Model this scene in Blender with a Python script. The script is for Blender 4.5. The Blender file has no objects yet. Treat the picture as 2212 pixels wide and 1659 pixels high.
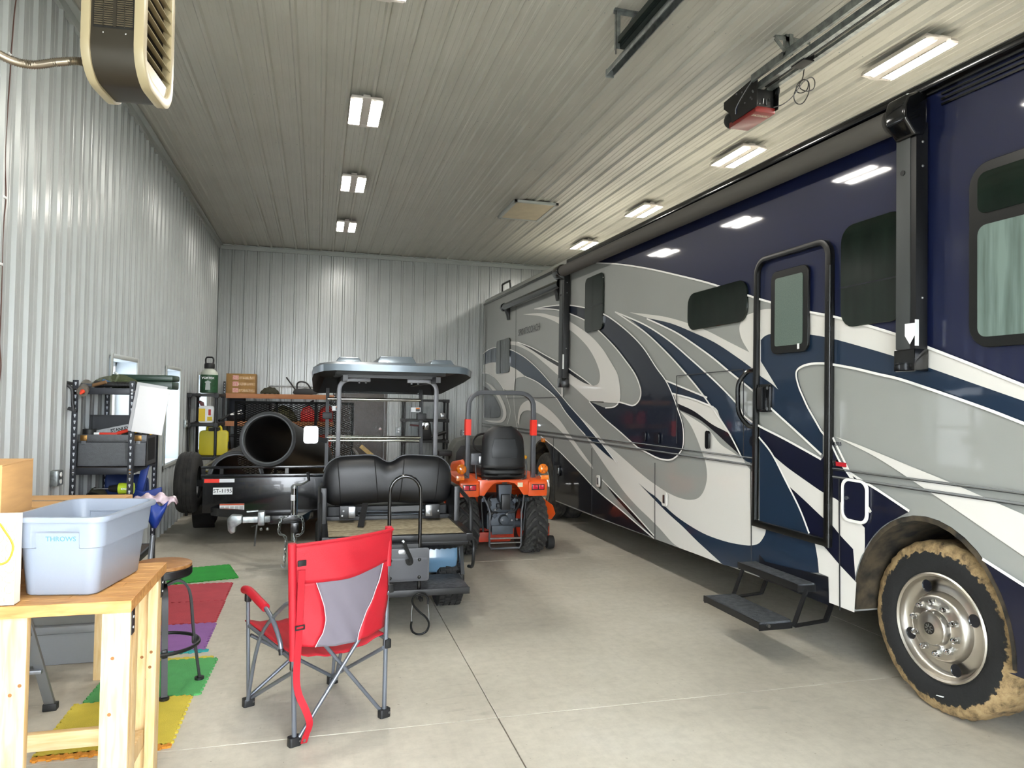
import bpy, bmesh, math, random
from math import sin, cos, pi, radians
from mathutils import Vector, Matrix
from mathutils.geometry import tessellate_polygon
random.seed(7)
SC = bpy.context.scene
COL = SC.collection

# ------------------------------------------------------------------ camera
F_PX, YAW, PITCH, ROLL, CAM_H = 1547.8, 0.264015, 0.0242186, 0.016704, 1.75
fw = Vector((sin(YAW)*cos(PITCH), cos(YAW)*cos(PITCH), sin(PITCH)))
r0 = Vector((cos(YAW), -sin(YAW), 0)); u0 = r0.cross(fw)
rt = r0*cos(ROLL) + u0*sin(ROLL); up = u0*cos(ROLL) - r0*sin(ROLL)
cam = bpy.data.cameras.new('camera'); camo = bpy.data.objects.new('camera', cam); COL.objects.link(camo)
camo.matrix_world = Matrix(((rt.x, up.x, -fw.x, 0), (rt.y, up.y, -fw.y, 0), (rt.z, up.z, -fw.z, CAM_H), (0, 0, 0, 1)))
cam.sensor_fit = 'HORIZONTAL'; cam.sensor_width = 36.0; cam.lens = 36.0*F_PX/2212.0
cam.clip_start = 0.05; cam.clip_end = 200
SC.camera = camo

# ------------------------------------------------------------------ daylight (overcast sky), exposure
W = bpy.data.worlds.new('sky'); SC.world = W; W.use_nodes = True
wn = W.node_tree.nodes; wl = W.node_tree.links
bg = wn['Background']; bg.inputs['Color'].default_value = (0.88, 0.94, 1.0, 1); bg.inputs['Strength'].default_value = 15.0
LAMP_STRENGTH = 75.0
SC.view_settings.view_transform = 'Standard'; SC.view_settings.look = 'None'
SC.view_settings.gamma = 1.0; SC.view_settings.use_curve_mapping = False
SC.view_settings.exposure = 0.72

cy = SC.cycles
cy.max_bounces = 5; cy.diffuse_bounces = 3; cy.glossy_bounces = 2; cy.transmission_bounces = 3; cy.transparent_max_bounces = 6
cy.caustics_reflective = False; cy.caustics_refractive = False; cy.sample_clamp_indirect = 6.0
cy.use_adaptive_sampling = True; cy.adaptive_threshold = 0.15; cy.adaptive_min_samples = 16; cy.use_denoising = True; cy.use_light_tree = False

# ------------------------------------------------------------------ materials
def lin(h):
    h = h.lstrip('#'); c = [int(h[i:i+2], 16)/255 for i in (0, 2, 4)]
    return tuple((x/12.92 if x <= .04045 else ((x+.055)/1.055)**2.4) for x in c) + (1,)
MATS = {}
def mat(name, col, rough=.5, metal=0., var=0., vscale=6., bump=0., bscale=40., coat=0., spec=.5, emit=0., trans=0., alpha=1., col2=None, stretch=(1, 1, 1), lo=.35, hi=.65):
    """procedural principled material: base colour mottled by noise, optional noise bump"""
    if name in MATS: return MATS[name]
    m = bpy.data.materials.new(name); m.use_nodes = True; MATS[name] = m
    n = m.node_tree.nodes; l = m.node_tree.links; p = n['Principled BSDF']
    c = lin(col) if isinstance(col, str) else col
    p.inputs['Base Color'].default_value = c; p.inputs['Roughness'].default_value = rough
    p.inputs['Metallic'].default_value = metal; p.inputs['Specular IOR Level'].default_value = spec
    if coat: p.inputs['Coat Weight'].default_value = coat; p.inputs['Coat Roughness'].default_value = .04
    if trans: p.inputs['Transmission Weight'].default_value = trans
    if alpha < 1: p.inputs['Alpha'].default_value = alpha
    if emit: p.inputs['Emission Color'].default_value = c; p.inputs['Emission Strength'].default_value = emit
    if var or col2 or bump:
        tc = n.new('ShaderNodeTexCoord'); mp = n.new('ShaderNodeMapping'); mp.inputs['Scale'].default_value = stretch
        l.new(tc.outputs['Object'], mp.inputs['Vector'])
    if var or col2:
        nz = n.new('ShaderNodeTexNoise'); nz.inputs['Scale'].default_value = vscale; nz.inputs['Detail'].default_value = 3
        l.new(mp.outputs['Vector'], nz.inputs['Vector'])
        rp = n.new('ShaderNodeValToRGB'); rp.color_ramp.elements[0].position = lo; rp.color_ramp.elements[1].position = hi
        if col2: a, b = c, lin(col2)
        else: a = tuple(max(0, x*(1-var)) for x in c[:3])+(1,); b = tuple(min(1, x*(1+var)) for x in c[:3])+(1,)
        rp.color_ramp.elements[0].color = a; rp.color_ramp.elements[1].color = b
        l.new(nz.outputs['Fac'], rp.inputs['Fac']); l.new(rp.outputs['Color'], p.inputs['Base Color'])
    if bump:
        nb = n.new('ShaderNodeTexNoise'); nb.inputs['Scale'].default_value = bscale; nb.inputs['Detail'].default_value = 2
        l.new(mp.outputs['Vector'], nb.inputs['Vector'])
        bp = n.new('ShaderNodeBump'); bp.inputs['Strength'].default_value = bump; bp.inputs['Distance'].default_value = .01
        l.new(nb.outputs['Fac'], bp.inputs['Height']); l.new(bp.outputs['Normal'], p.inputs['Normal'])
    return m

# ------------------------------------------------------------------ mesh helpers
class B:
    """collects primitives into one mesh"""
    def __init__(s): s.v = []; s.f = []
    def add(s, vs, fs):
        o = len(s.v); s.v += [Vector(v) for v in vs]; s.f += [tuple(i+o for i in f) for f in fs]; return s
    def box(s, c, d, rot=None):
        x, y, z = d[0]/2, d[1]/2, d[2]/2
        vs = [Vector(p) for p in ((-x,-y,-z),(x,-y,-z),(x,y,-z),(-x,y,-z),(-x,-y,z),(x,-y,z),(x,y,z),(-x,y,z))]
        if rot is not None:
            R = rot if isinstance(rot, Matrix) else Matrix.Rotation(rot[2], 3, 'Z') @ Matrix.Rotation(rot[1], 3, 'Y') @ Matrix.Rotation(rot[0], 3, 'X')
            vs = [R @ v for v in vs]
        return s.add([v+Vector(c) for v in vs], [(0,3,2,1),(4,5,6,7),(0,1,5,4),(1,2,6,5),(2,3,7,6),(3,0,4,7)])
    def bb(s, x0, x1, y0, y1, z0, z1): return s.box(((x0+x1)/2, (y0+y1)/2, (z0+z1)/2), (abs(x1-x0), abs(y1-y0), abs(z1-z0)))
    def cyl(s, p0, p1, r, r2=None, n=14, cap=True):
        p0, p1 = Vector(p0), Vector(p1); r2 = r if r2 is None else r2
        d = (p1-p0).normalized(); a = d.orthogonal().normalized(); b = d.cross(a)
        vs = []
        for p, q in ((p0, r), (p1, r2)):
            vs += [p + a*cos(2*pi*i/n)*q + b*sin(2*pi*i/n)*q for i in range(n)]
        fs = [(i, (i+1) % n, n+(i+1) % n, n+i) for i in range(n)]
        if cap: fs += [tuple(range(n-1, -1, -1)), tuple(range(n, 2*n))]
        return s.add(vs, fs)
    def bar(s, p0, p1, w, h, upv=(0, 0, 1)):
        """rectangular bar from p0 to p1"""
        p0, p1 = Vector(p0), Vector(p1); d = (p1-p0); L = d.length; d.normalize()
        u = Vector(upv); 
        if abs(d.dot(u)) > .99: u = Vector((0, 1, 0))
        a = d.cross(u).normalized(); b = a.cross(d)
        vs = [p + a*i*w/2 + b*j*h/2 for p in (p0, p1) for i, j in ((-1,-1),(1,-1),(1,1),(-1,1))]
        return s.add(vs, [(3,2,1,0),(4,5,6,7),(0,1,5,4),(1,2,6,5),(2,3,7,6),(3,0,4,7)])
    def tube(s, pts, r, n=8, closed=False, cap=True, sq=None):
        """round (or square when sq=(w,h)) section swept along a polyline"""
        P = [Vector(p) for p in pts]; m = len(P); R = r if isinstance(r, (list, tuple)) else [r]*m
        T = []
        for i in range(m):
            a = P[(i-1) % m] if closed or i > 0 else P[i]; b = P[(i+1) % m] if closed or i < m-1 else P[i]
            T.append((b-a).normalized())
        a = T[0].orthogonal().normalized()
        if sq is not None:
            u = Vector((0, 0, 1)) if abs(T[0].z) < .9 else Vector((0, 1, 0)); a = (u - T[0]*u.dot(T[0])).normalized()
        rings = []
        for i in range(m):
            a = (a - T[i]*a.dot(T[i])).normalized(); b = T[i].cross(a)
            if sq is None: rings.append([P[i] + a*cos(2*pi*k/n)*R[i] + b*sin(2*pi*k/n)*R[i] for k in range(n)])
            else: rings.append([P[i] + a*y*sq[1]/2 + b*x*sq[0]/2 for x, y in ((-1,-1),(1,-1),(1,1),(-1,1))])
        k = 4 if sq else n
        vs = [v for g in rings for v in g]; fs = []
        for i in range(m if closed else m-1):
            j = (i+1) % m
            fs += [(i*k+q, i*k+(q+1) % k, j*k+(q+1) % k, j*k+q) for q in range(k)]
        if cap and not closed: fs += [tuple(range(k-1, -1, -1)), tuple(range((m-1)*k, m*k))]
        return s.add(vs, fs)
    def lathe(s, prof, o, ax, n=24, closed=False, a0=0., a1=2*pi):
        """profile [(radius, height)] turned about axis ax through o"""
        o = Vector(o); d = Vector(ax).normalized(); a = d.orthogonal().normalized(); b = d.cross(a); m = len(prof)
        full = abs(a1-a0-2*pi) < 1e-6; k = n if full else n+1
        vs = [o + d*h + (a*cos(a0+(a1-a0)*i/n) + b*sin(a0+(a1-a0)*i/n))*r for i in range(k) for r, h in prof]
        fs = []
        for i in range(n):
            j = (i+1) % k
            for q in range(m if closed else m-1):
                q2 = (q+1) % m
                fs.append((i*m+q, j*m+q, j*m+q2, i*m+q2))
        return s.add(vs, fs)
    def prism(s, poly, fr, t, both=True):
        """2-D polygon poly, fr(u, v) -> 3-D point, extruded by vector t"""
        P = [fr(*p) for p in poly]; P = [Vector(p) for p in P]; t = Vector(t); n = len(P)
        tri = tessellate_polygon([[Vector((p[0], p[1], 0)) for p in poly]])
        fs = [tuple(x) for x in tri] + [(x[2]+n, x[1]+n, x[0]+n) for x in tri]
        fs += [(i, i+n, (i+1) % n+n, (i+1) % n) for i in range(n)]
        return s.add(P + [p+t for p in P], fs)
    def sheet(s, poly, fr):
        P = [Vector(fr(*p)) for p in poly]; tri = tessellate_polygon([[Vector((p[0], p[1], 0)) for p in poly]])
        return s.add(P, [tuple(x) for x in tri])
    def grid(s, fn, nu, nv, cu=False, cv=False):
        vs = [fn(i/(nu if cu else nu-1), j/(nv if cv else nv-1)) for i in range(nu) for j in range(nv)]
        fs = [(i*nv+j, ((i+1) % nu)*nv+j, ((i+1) % nu)*nv+(j+1) % nv, i*nv+(j+1) % nv) for i in range(nu if cu else nu-1) for j in range(nv if cv else nv-1)]
        return s.add(vs, fs)
    def sph(s, c, r, n=12, m=8, sc=(1, 1, 1)):
        c = Vector(c)
        return s.grid(lambda u, v: c+Vector((r*sc[0]*sin(pi*v)*cos(2*pi*u), r*sc[1]*sin(pi*v)*sin(2*pi*u), r*sc[2]*cos(pi*v))), n, m, cu=True)

def spline(pts, k=6, closed=False):
    """Catmull-Rom through pts"""
    P = [Vector(p) if len(p) == 3 else Vector((p[0], p[1], 0)) for p in pts]; n = len(P); out = []
    for i in range(n if closed else n-1):
        p1, p2 = P[i], P[(i+1) % n]
        p0 = P[i-1] if (closed or i > 0) else p1*2-p2; p3 = P[(i+2) % n] if (closed or i < n-2) else p2*2-p1
        for j in range(k):
            t = j/k
            out.append(.5*((2*p1) + (p2-p0)*t + (2*p0-5*p1+4*p2-p3)*t*t + (3*p1-p0-3*p2+p3)*t**3))
    if not closed: out.append(P[-1])
    return out
def rrect(x0, x1, y0, y1, r, k=5):
    out = []
    for cx, cy, a in ((x1-r, y1-r, 0), (x0+r, y1-r, pi/2), (x0+r, y0+r, pi), (x1-r, y0+r, 1.5*pi)):
        out += [(cx+r*cos(a+pi/2*i/k), cy+r*sin(a+pi/2*i/k)) for i in range(k+1)]
    return out
def mesh(name, b, bev=0., seg=2, ang=40):
    me = bpy.data.meshes.new(name); me.from_pydata([tuple(v) for v in b.v], [], b.f)
    bm = bmesh.new(); bm.from_mesh(me)
    if bev:
        bmesh.ops.remove_doubles(bm, verts=bm.verts, dist=1e-5)
        es = [e for e in bm.edges if len(e.link_faces) == 2 and e.calc_face_angle(0) > radians(35)]
        bmesh.ops.bevel(bm, geom=es, offset=bev, segments=seg, profile=.6, affect='EDGES', clamp_overlap=True)
    bmesh.ops.recalc_face_normals(bm, faces=bm.faces); bm.to_mesh(me); bm.free()
    for p in me.polygons: p.use_smooth = True
    me.set_sharp_from_angle(angle=radians(ang))
    return me
def part(name, b, m, parent=None, bev=0., seg=2, ang=40, label=None, kind=None, loc=None, solid=0., sub=0):
    me = b if isinstance(b, bpy.types.Mesh) else mesh(name, b, bev, seg, ang)
    if m is not None and not me.materials: me.materials.append(m)
    o = bpy.data.objects.new(name, me); COL.objects.link(o)
    if parent is not None: o.parent = parent
    if loc is not None: o.location = loc
    if label: o['label'] = label
    if kind: o['kind'] = kind
    if solid: md = o.modifiers.new('solid', 'SOLIDIFY'); md.thickness = solid; md.offset = 0
    if sub: md = o.modifiers.new('sub', 'SUBSURF'); md.levels = md.render_levels = sub
    return o
def tag(o, label, cat, group=None):
    o['label'] = label; o['category'] = cat
    if group: o['group'] = group
    return o
def thing(name, label, cat, loc=(0, 0, 0), rz=0., group=None):
    o = bpy.data.objects.new(name, None); COL.objects.link(o); o.location = loc; o.rotation_euler = (0, 0, rz); o.empty_display_size = .1
    return tag(o, label, cat, group)
def dup(o, parent=None, loc=None, label=None, rz=None):
    c = o.copy(); COL.objects.link(c)
    if parent is not None: c.parent = parent
    for ch in [x for x in bpy.data.objects if x.parent == o]: dup(ch, c)
    if loc is not None: c.location = loc
    if rz is not None: c.rotation_euler = (0, 0, rz)
    if label: c['label'] = label
    return c
def text(name, s, size, m, parent, M, bold=0., align='CENTER', ext=.0006, xs=1.):
    """lettering converted to a thin mesh; M is the matrix placing the text's xy plane"""
    cu = bpy.data.curves.new(name, 'FONT'); cu.body = s; cu.size = size; cu.extrude = ext; cu.align_x = align; cu.align_y = 'CENTER'; cu.offset = bold; cu.resolution_u = 3
    o = bpy.data.objects.new(name, cu); COL.objects.link(o)
    dg = bpy.context.evaluated_depsgraph_get(); me = bpy.data.meshes.new_from_object(o.evaluated_get(dg))
    bpy.data.objects.remove(o)
    me.transform(M @ Matrix.Diagonal((xs, 1, 1, 1))); me.materials.clear(); me.materials.append(m)
    t = bpy.data.objects.new(name, me); COL.objects.link(t); t.parent = parent
    return t
def frame(o, ux, uy):
    ux, uy = Vector(ux).normalized(), Vector(uy).normalized(); n = ux.cross(uy)
    return Matrix(((ux.x, uy.x, n.x, o[0]), (ux.y, uy.y, n.y, o[1]), (ux.z, uy.z, n.z, o[2]), (0, 0, 0, 1)))
def struct(o): o['kind'] = 'structure'; return o

# sight lines of the survey: pixel of the 2212x1659 photograph -> point on a real plane of the building
def ray(px, py): return rt*((px-1106)/F_PX) - up*((py-829.5)/F_PX) + fw
def onY(px, py, Y): d = ray(px, py); return d*(Y/d.y) + Vector((0, 0, CAM_H))
def onX(px, py, X): d = ray(px, py); return d*(X/d.x) + Vector((0, 0, CAM_H))
def onZ(px, py, Z): d = ray(px, py); return d*((Z-CAM_H)/d.z) + Vector((0, 0, CAM_H))

# shared materials
black = mat('black_powder_coat', '#0f1012', .42, var=.15); blackg = mat('gloss_black', '#0c0d0f', .14, coat=.4)
rubber = mat('tyre_rubber', '#1b1c1c', .72, var=.25, vscale=20, bump=.15, bscale=120)
rubberd = mat('dusty_rubber', '#2b2a28', .8, col2='#161616', vscale=12, bump=.2, bscale=90)
bplas = mat('black_plastic', '#131416', .5, bump=.05, bscale=300)
chrome = mat('chrome', '#d8dadc', .08, 1.); steel = mat('brushed_steel', '#9a9c9e', .3, 1., var=.1, vscale=30)
galv = mat('galvanised_steel', '#9aa0a0', .38, .85, var=.25, vscale=18)
card = mat('cardboard', '#c79a64', .8, var=.06, vscale=5, bump=.05, bscale=60, stretch=(1, 1, 8))
white = mat('white_plastic', '#eceeee', .4); 
# ================================================================== the building
XL, XR, YB, YF, ZC = -1.876, 6.95, 14.5, -0.9, 4.62
wallm = mat('white_ribbed_steel', '#b7bcbc', .26, .05, var=.03, vscale=2.5, spec=.6)
ceilm = mat('white_ceiling_steel', '#c0beb4', .36, .0, var=.03, vscale=1.5, spec=.5)
trimm = mat('painted_trim', '#b4b9b6', .4)
jambm = mat('window_jamb_white', '#cfd9e0', .45)
conc = bpy.data.materials.new('polished_concrete'); conc.use_nodes = True
def concrete():
    n = conc.node_tree.nodes; l = conc.node_tree.links; p = n['Principled BSDF']
    tc = n.new('ShaderNodeTexCoord')
    def noise(sc, det, stretch=(1, 1, 1), rough=.55):
        mp = n.new('ShaderNodeMapping'); mp.inputs['Scale'].default_value = stretch; l.new(tc.outputs['Object'], mp.inputs['Vector'])
        z = n.new('ShaderNodeTexNoise'); z.inputs['Scale'].default_value = sc; z.inputs['Detail'].default_value = det; z.inputs['Roughness'].default_value = rough
        l.new(mp.outputs['Vector'], z.inputs['Vector']); return z.outputs['Fac']
    def ramp(f, stops):
        r = n.new('ShaderNodeValToRGB'); e = r.color_ramp.elements
        while len(e) < len(stops): e.new(.5)
        for i, (q, c) in enumerate(stops): e[i].position = q; e[i].color = c if len(c) == 4 else c+(1,)
        l.new(f, r.inputs['Fac']); return r.outputs['Color']
    def mul(a, b, fac=1.):
        m = n.new('ShaderNodeMix'); m.data_type = 'RGBA'; m.blend_type = 'MULTIPLY'; m.inputs[0].default_value = fac
        l.new(a, m.inputs[6]); l.new(b, m.inputs[7]); return m.outputs[2]
    base = ramp(noise(.9, 4), [(.3, lin('#b2ac9e')), (.55, lin('#c3bdae')), (.75, lin('#ccc7ba'))])
    fine = ramp(noise(14, 4, rough=.7), [(.3, (.86, .86, .86)), (.6, (1, 1, 1))])
    scuff = ramp(noise(5, 3, (.35, 2.2, 1), .75), [(.28, (.72, .71, .7)), (.4, (1, 1, 1))])
    spots = ramp(noise(38, 2, rough=.4), [(.22, (.62, .6, .57)), (.27, (1, 1, 1))])
    track = ramp(noise(26, 3, (1, .03, 1), .6), [(.36, (.86, .86, .85)), (.5, (1, 1, 1))])
    l.new(mul(mul(mul(mul(base, fine), scuff, .5), spots), track, .22), p.inputs['Base Color'])
    rr = n.new('ShaderNodeMapRange'); l.new(noise(2.5, 2), rr.inputs[0]); rr.inputs[3].default_value = .38; rr.inputs[4].default_value = .62
    l.new(rr.outputs[0], p.inputs['Roughness'])
    b = n.new('ShaderNodeBump'); b.inputs['Strength'].default_value = .12; b.inputs['Distance'].default_value = .004
    l.new(noise(60, 2), b.inputs['Height']); l.new(b.outputs['Normal'], p.inputs['Normal'])
concrete()
grout = mat('joint_sealant', '#8d897d', .8, var=.2, vscale=8)

# floor: cast slabs separated by saw-cut joints
fl = struct(part('floor', B().bb(XL-.3, XR+.3, YF, YB+.3, -.12, -.012), grout))
xs = [XL-.3, 1.0, 4.2, XR+.3]; ys = [YF, 3.88, 7.66, 11.45, YB+.3]
for i in range(3):
    for j in range(4):
        part('slab', B().bb(xs[i]+.003, xs[i+1]-.003, ys[j]+.0035, ys[j+1]-.0035, -.012, 0), conc, fl, bev=.0015, seg=1)

# ribbed steel panels: profile across one 36 inch sheet
PW, RIB = .9144, .2286
def profile():
    pts = []
    for k in range(4):
        x = k*RIB
        pts += [(x, .0), (x+.004, 0), (x+.018, .025), (x+.044, .025), (x+.058, 0)]
        for mx in (.105, .165): pts += [(x+mx, 0), (x+mx+.006, .0035), (x+mx+.024, .0035), (x+mx+.03, 0)]
    return pts + [(PW, 0)]
PROF = profile()
def panel_mesh(name, s0, s1, z0, z1, fr, holes=()):
    """sheet from s0 to s1 along the wall; fr(s, depth, z); holes [(a, b, za, zb)]; s0 is the start of the sheet's rib pattern"""
    P = [(s0+a, h) for a, h in PROF if s0+a <= s1+1e-6]
    def at(q):
        for (a, h), (b, g) in zip(P, P[1:]):
            if a <= q <= b and b > a: return h+(g-h)*(q-a)/(b-a)
        return 0
    if P[-1][0] < s1-1e-6: P.append((s1, 0))
    cuts = [c for hl in holes for c in hl[:2] if s0 < c < s1]
    for c in cuts: P.append((c, at(c)))
    P = sorted(set(P)); b = B()
    for (a, h), (c, g) in zip(P, P[1:]):
        if c-a < 1e-6: continue
        m = (a+c)/2; zz = [(z0, z1)]
        for (ha, hb, za, zb) in holes:
            if ha < m < hb: zz = [(z0, za), (zb, z1)]
        for (p, q) in zz:
            if q-p > 1e-4: b.add([fr(a, h, p), fr(c, g, p), fr(c, g, q), fr(a, h, q)], [(0, 1, 2, 3)])
    return mesh(name, b, ang=20)
WIN = [(7.40, 8.33, .89, 2.09), (9.88, 10.79, .89, 2.09), (12.36, 13.29, .89, 2.09)]
def ribbed(name, a0, a1, z0, z1, fr, holes=(), m=wallm, loops=None):
    root = bpy.data.objects.new(name, None); COL.objects.link(root); struct(root)
    plain = None; s = a0
    while s < a1-1e-4:
        e = min(s+PW, a1); hs = [h for h in holes if h[0] < e and h[1] > s]
        part('panel', panel_mesh('panel', s, e, z0, z1, fr, hs), m, root); s = e
    return root
wl_ = ribbed('wall_left', YB-18*PW, YB, 0, ZC+.06, lambda s, h, z: (XL+h, s, z), WIN)
DOOR = (.37, 1.31, 0, 2.10)
wb_ = ribbed('wall_back', XL, XR, 0, ZC+.06, lambda s, h, z: (s, YB-h, z), [DOOR])
wr_ = ribbed('wall_right', YB-18*PW, YB, 0, ZC+.06, lambda s, h, z: (XR-h, s, z))
OPEN = [(-1.55, 1.65, 0, 3.05), (2.2, 6.45, 0, 4.28)]
wf_ = ribbed('wall_front', XL, XR, 0, ZC+.06, lambda s, h, z: (s, YF+h, z), OPEN)
ce_ = bpy.data.objects.new('ceiling', None); COL.objects.link(ce_); struct(ce_)
s = XL
while s < XR-1e-4:
    e = min(s+PW, XR)
    for (q0, q1, dz) in ((YF, 5.35, 0), (5.3, 9.95, -.0012), (9.9, YB, 0)):
        part('panel', panel_mesh('panel', s, e, q0, q1, lambda a, h, z, dz=dz: (a, z, ZC+.025-h+dz)), ceilm, ce_)
    s = e
# screw heads, too small to pick apart
def screws(root, pts, n):
    b = B(); n = Vector(n); a = n.orthogonal().normalized(); c = n.cross(a)
    for p in pts:
        p = Vector(p); b.add([p+a*.006, p+c*.006, p-a*.006, p-c*.006, p+n*.005], [(0, 1, 4), (1, 2, 4), (2, 3, 4), (3, 0, 4)])
    part('screw_head', b, galv, root, kind='stuff')
screws(wl_, [(XL+.001, YB-18*PW+k*RIB+.08, z) for k in range(8, 72) for z in (.6, 1.25, 1.9, 2.55, 3.2, 3.85, 4.4) if not any(w[0]-.1 < YB-18*PW+k*RIB+.08 < w[1]+.1 and z < 2.2 and z > .8 for w in WIN)], (1, 0, 0))
screws(wb_, [(XL+k*RIB+.08, YB-.001, z) for k in range(24) for z in (.6, 1.25, 1.9, 2.4, 3.05, 3.7, 4.3) if not (.2 < XL+k*RIB+.08 < 1.5 and z < 2.3)], (0, -1, 0))
screws(ce_, [(XL+k*RIB+d, y, ZC+.024) for k in range(38) for d in (-.02, .078) for y in (2.6, 4.9, 7.2, 8.5, 9.6, 10.8, 12.1, 13.4)], (0, 0, -1))
# cove trims where walls meet the ceiling, base trims
for i, (b, nm) in enumerate(((B().bb(XL, XL+.034, YF, YB, ZC-.075, ZC+.01).bb(XL, XL+.085, YF, YB, ZC-.006, ZC+.012), 'trim_1'),
                             (B().bb(XL, XR, YB-.034, YB, ZC-.075, ZC+.01).bb(XL, XR, YB-.085, YB, ZC-.006, ZC+.012), 'trim_2'),
                             (B().bb(XR-.028, XR, YF, YB, ZC-.075, ZC+.01), 'trim_3'))):
    struct(part(nm, b, trimm, bev=.002, seg=1))
# windows in deep recesses
glass = mat('window_glass', '#3a4c58', .02, alpha=.6, spec=.3)
for i, (y0, y1, z0, z1) in enumerate(WIN):
    w = bpy.data.objects.new('window_%d' % (i+1), None); COL.objects.link(w); struct(w); w.location = (XL, (y0+y1)/2, z0)
    dy, h, d = (y1-y0)/2, z1-z0, .19
    part('jamb', B().bb(-d, .022, dy-.001, dy+.02, 0, h).bb(-d, .022, -dy-.02, -dy+.001, 0, h).bb(-d, .022, -dy, dy, h, h+.02), jambm, w)
    part('window_sill', B().bb(-d, .03, -dy-.02, dy+.02, -.03, 0), jambm, w, bev=.004)
    part('casing', B().bb(.018, .032, -dy-.045, -dy, -.03, h+.045).bb(.018, .032, dy, dy+.045, -.03, h+.045).bb(.018, .032, -dy, dy, h, h+.045).bb(.018, .032, -dy-.045, dy+.045, -.06, -.02), trimm, w, bev=.002, seg=1)
    part('window_frame', B().bb(-d-.03, -d+.02, -dy, -dy+.045, 0, h).bb(-d-.03, -d+.02, dy-.045, dy, 0, h).bb(-d-.03, -d+.02, -dy, dy, 0, .045).bb(-d-.03, -d+.02, -dy, dy, h-.045, h).bb(-d-.02, -d+.02, -dy, dy, h*.5-.02, h*.5+.02), white, w, bev=.003)
    for q in (0, 1): part('pane', B().bb(-d-.008, -d-.002, -dy+.04, dy-.04, .04+q*h/2-.04*q+.0, h/2-.015+q*(h/2-.03)), glass, w)
# brown steel door in the back wall
dm = mat('brown_door_paint', '#4a423e', .38, var=.05, vscale=3)
dr = bpy.data.objects.new('door_1', None); COL.objects.link(dr); struct(dr); dr.location = (DOOR[0], YB, 0)
dw = DOOR[1]-DOOR[0]
part('door_leaf', B().bb(.03, dw-.03, -.01, .035, .01, 2.07), dm, dr, bev=.003)
part('door_frame', B().bb(-.03, .028, -.035, .05, 0, 2.12).bb(dw-.028, dw+.03, -.035, .05, 0, 2.12).bb(-.03, dw+.03, -.035, .05, 2.075, 2.14), dm, dr, bev=.003)
kb = part('knob', B().lathe([(.0, .0), (.03, .0), (.03, .006), (.014, .012), (.012, .035), (.028, .045), (.031, .06), (.022, .07), (0, .072)], (dw-.1, -.01, .98), (0, -1, 0), 20), chrome, dr)
part('deadbolt', B().lathe([(0, 0), (.03, 0), (.03, .012), (.024, .018), (0, .018)], (dw-.1, -.01, 1.16), (0, -1, 0), 20), chrome, dr)
# closed sectional door in front of the motorhome
d2 = bpy.data.objects.new('door_2', None); COL.objects.link(d2); struct(d2); d2.location = (4.325, YF, 0)
for k in range(8): part('door_section', B().bb(-2.16, 2.16, -.05, -.005, .536*k+.002, .536*(k+1)-.002), white, d2, bev=.006)
# ground outside the open doors
grd = struct(part('ground', B().bb(-40, 40, -60, YF, -.14, -.02), mat('pale_gravel', '#a7a59c', .9, var=.2, vscale=3)))
grd['label'] = 'pale ground outside the open doors'
# ================================================================== ceiling fittings
lampm = mat('led_tube_diffuser', (1, .96, .88, 1), .5, emit=LAMP_STRENGTH); lampm.cycles.emission_sampling = 'FRONT'; lampf = mat('lamp_housing', '#d9d2cb', .45)
def led(name, label, loc):
    t = thing(name, label, 'light', loc, 0, 'LED high-bay ceiling lights')
    end = [(-.155, -.035), (-.155, 0.), (-.135, .02), (-.06, .025), (-.045, .04), (.045, .04), (.06, .025), (.135, .02), (.155, 0.), (.155, -.035)]
    for s in (-1, 1):
        part('end_cap', B().prism([(a, s*(b+.335)) for a, b in end], lambda u, v: (u, v, -.062), (0, 0, .014)), lampf, t, bev=.002, seg=1)
    for s in (-1, 1):
        part('housing', B().prism([(-.06, -.006), (-.054, -.006), (-.053, .002), (.053, .002), (.054, -.006), (.06, -.006), (.045, .035), (-.045, .035)], lambda u, v, s=s: (s*.095+u, -.335, -.064+v), (0, .67, 0)), lampf, t)
        part('diffuser', B().add([(s*.095-.052, -.31, -.0665), (s*.095-.052, .31, -.0665), (s*.095+.052, .31, -.0665), (s*.095+.052, -.31, -.0665)], [(0, 1, 2, 3)]), lampm, t)
    part('channel', B().bb(-.04, .04, -.335, .335, -.06, -.03).bb(-.034, .034, -.3, .3, -.03, .0), lampf, t, bev=.003)
    return t
LY = [4.70, 7.13, 9.57, 12.0]
wl_lab = ['two-panel LED ceiling light cut by the top edge, nearest of the left row', 'two-panel LED ceiling light, largest fully seen in the left row', 'two-panel LED ceiling light, middle one of the left row', 'two-panel LED ceiling light nearest the back wall in the left row']
wr_lab = ['LED ceiling light nearest the camera above the motorhome', 'LED ceiling light just beyond the red door opener', 'third LED ceiling light from the camera in the row above the motorhome', 'smallest LED ceiling light over the far end of the awning']
l0 = None
for X, labs in ((.383, wl_lab), (4.53, wr_lab)):
    for y, lb in zip(LY, labs):
        if l0 is None: l0 = led('ceiling_light', lb, (X, y, ZC))
        else: dup(l0, loc=(X, y, ZC), label=lb)
dup(l0, loc=(.383, 2.27, ZC), label='LED ceiling light overhead in front of the left row'); dup(l0, loc=(4.53, 2.27, ZC), label='LED ceiling light overhead near the motorhome windscreen')

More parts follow.
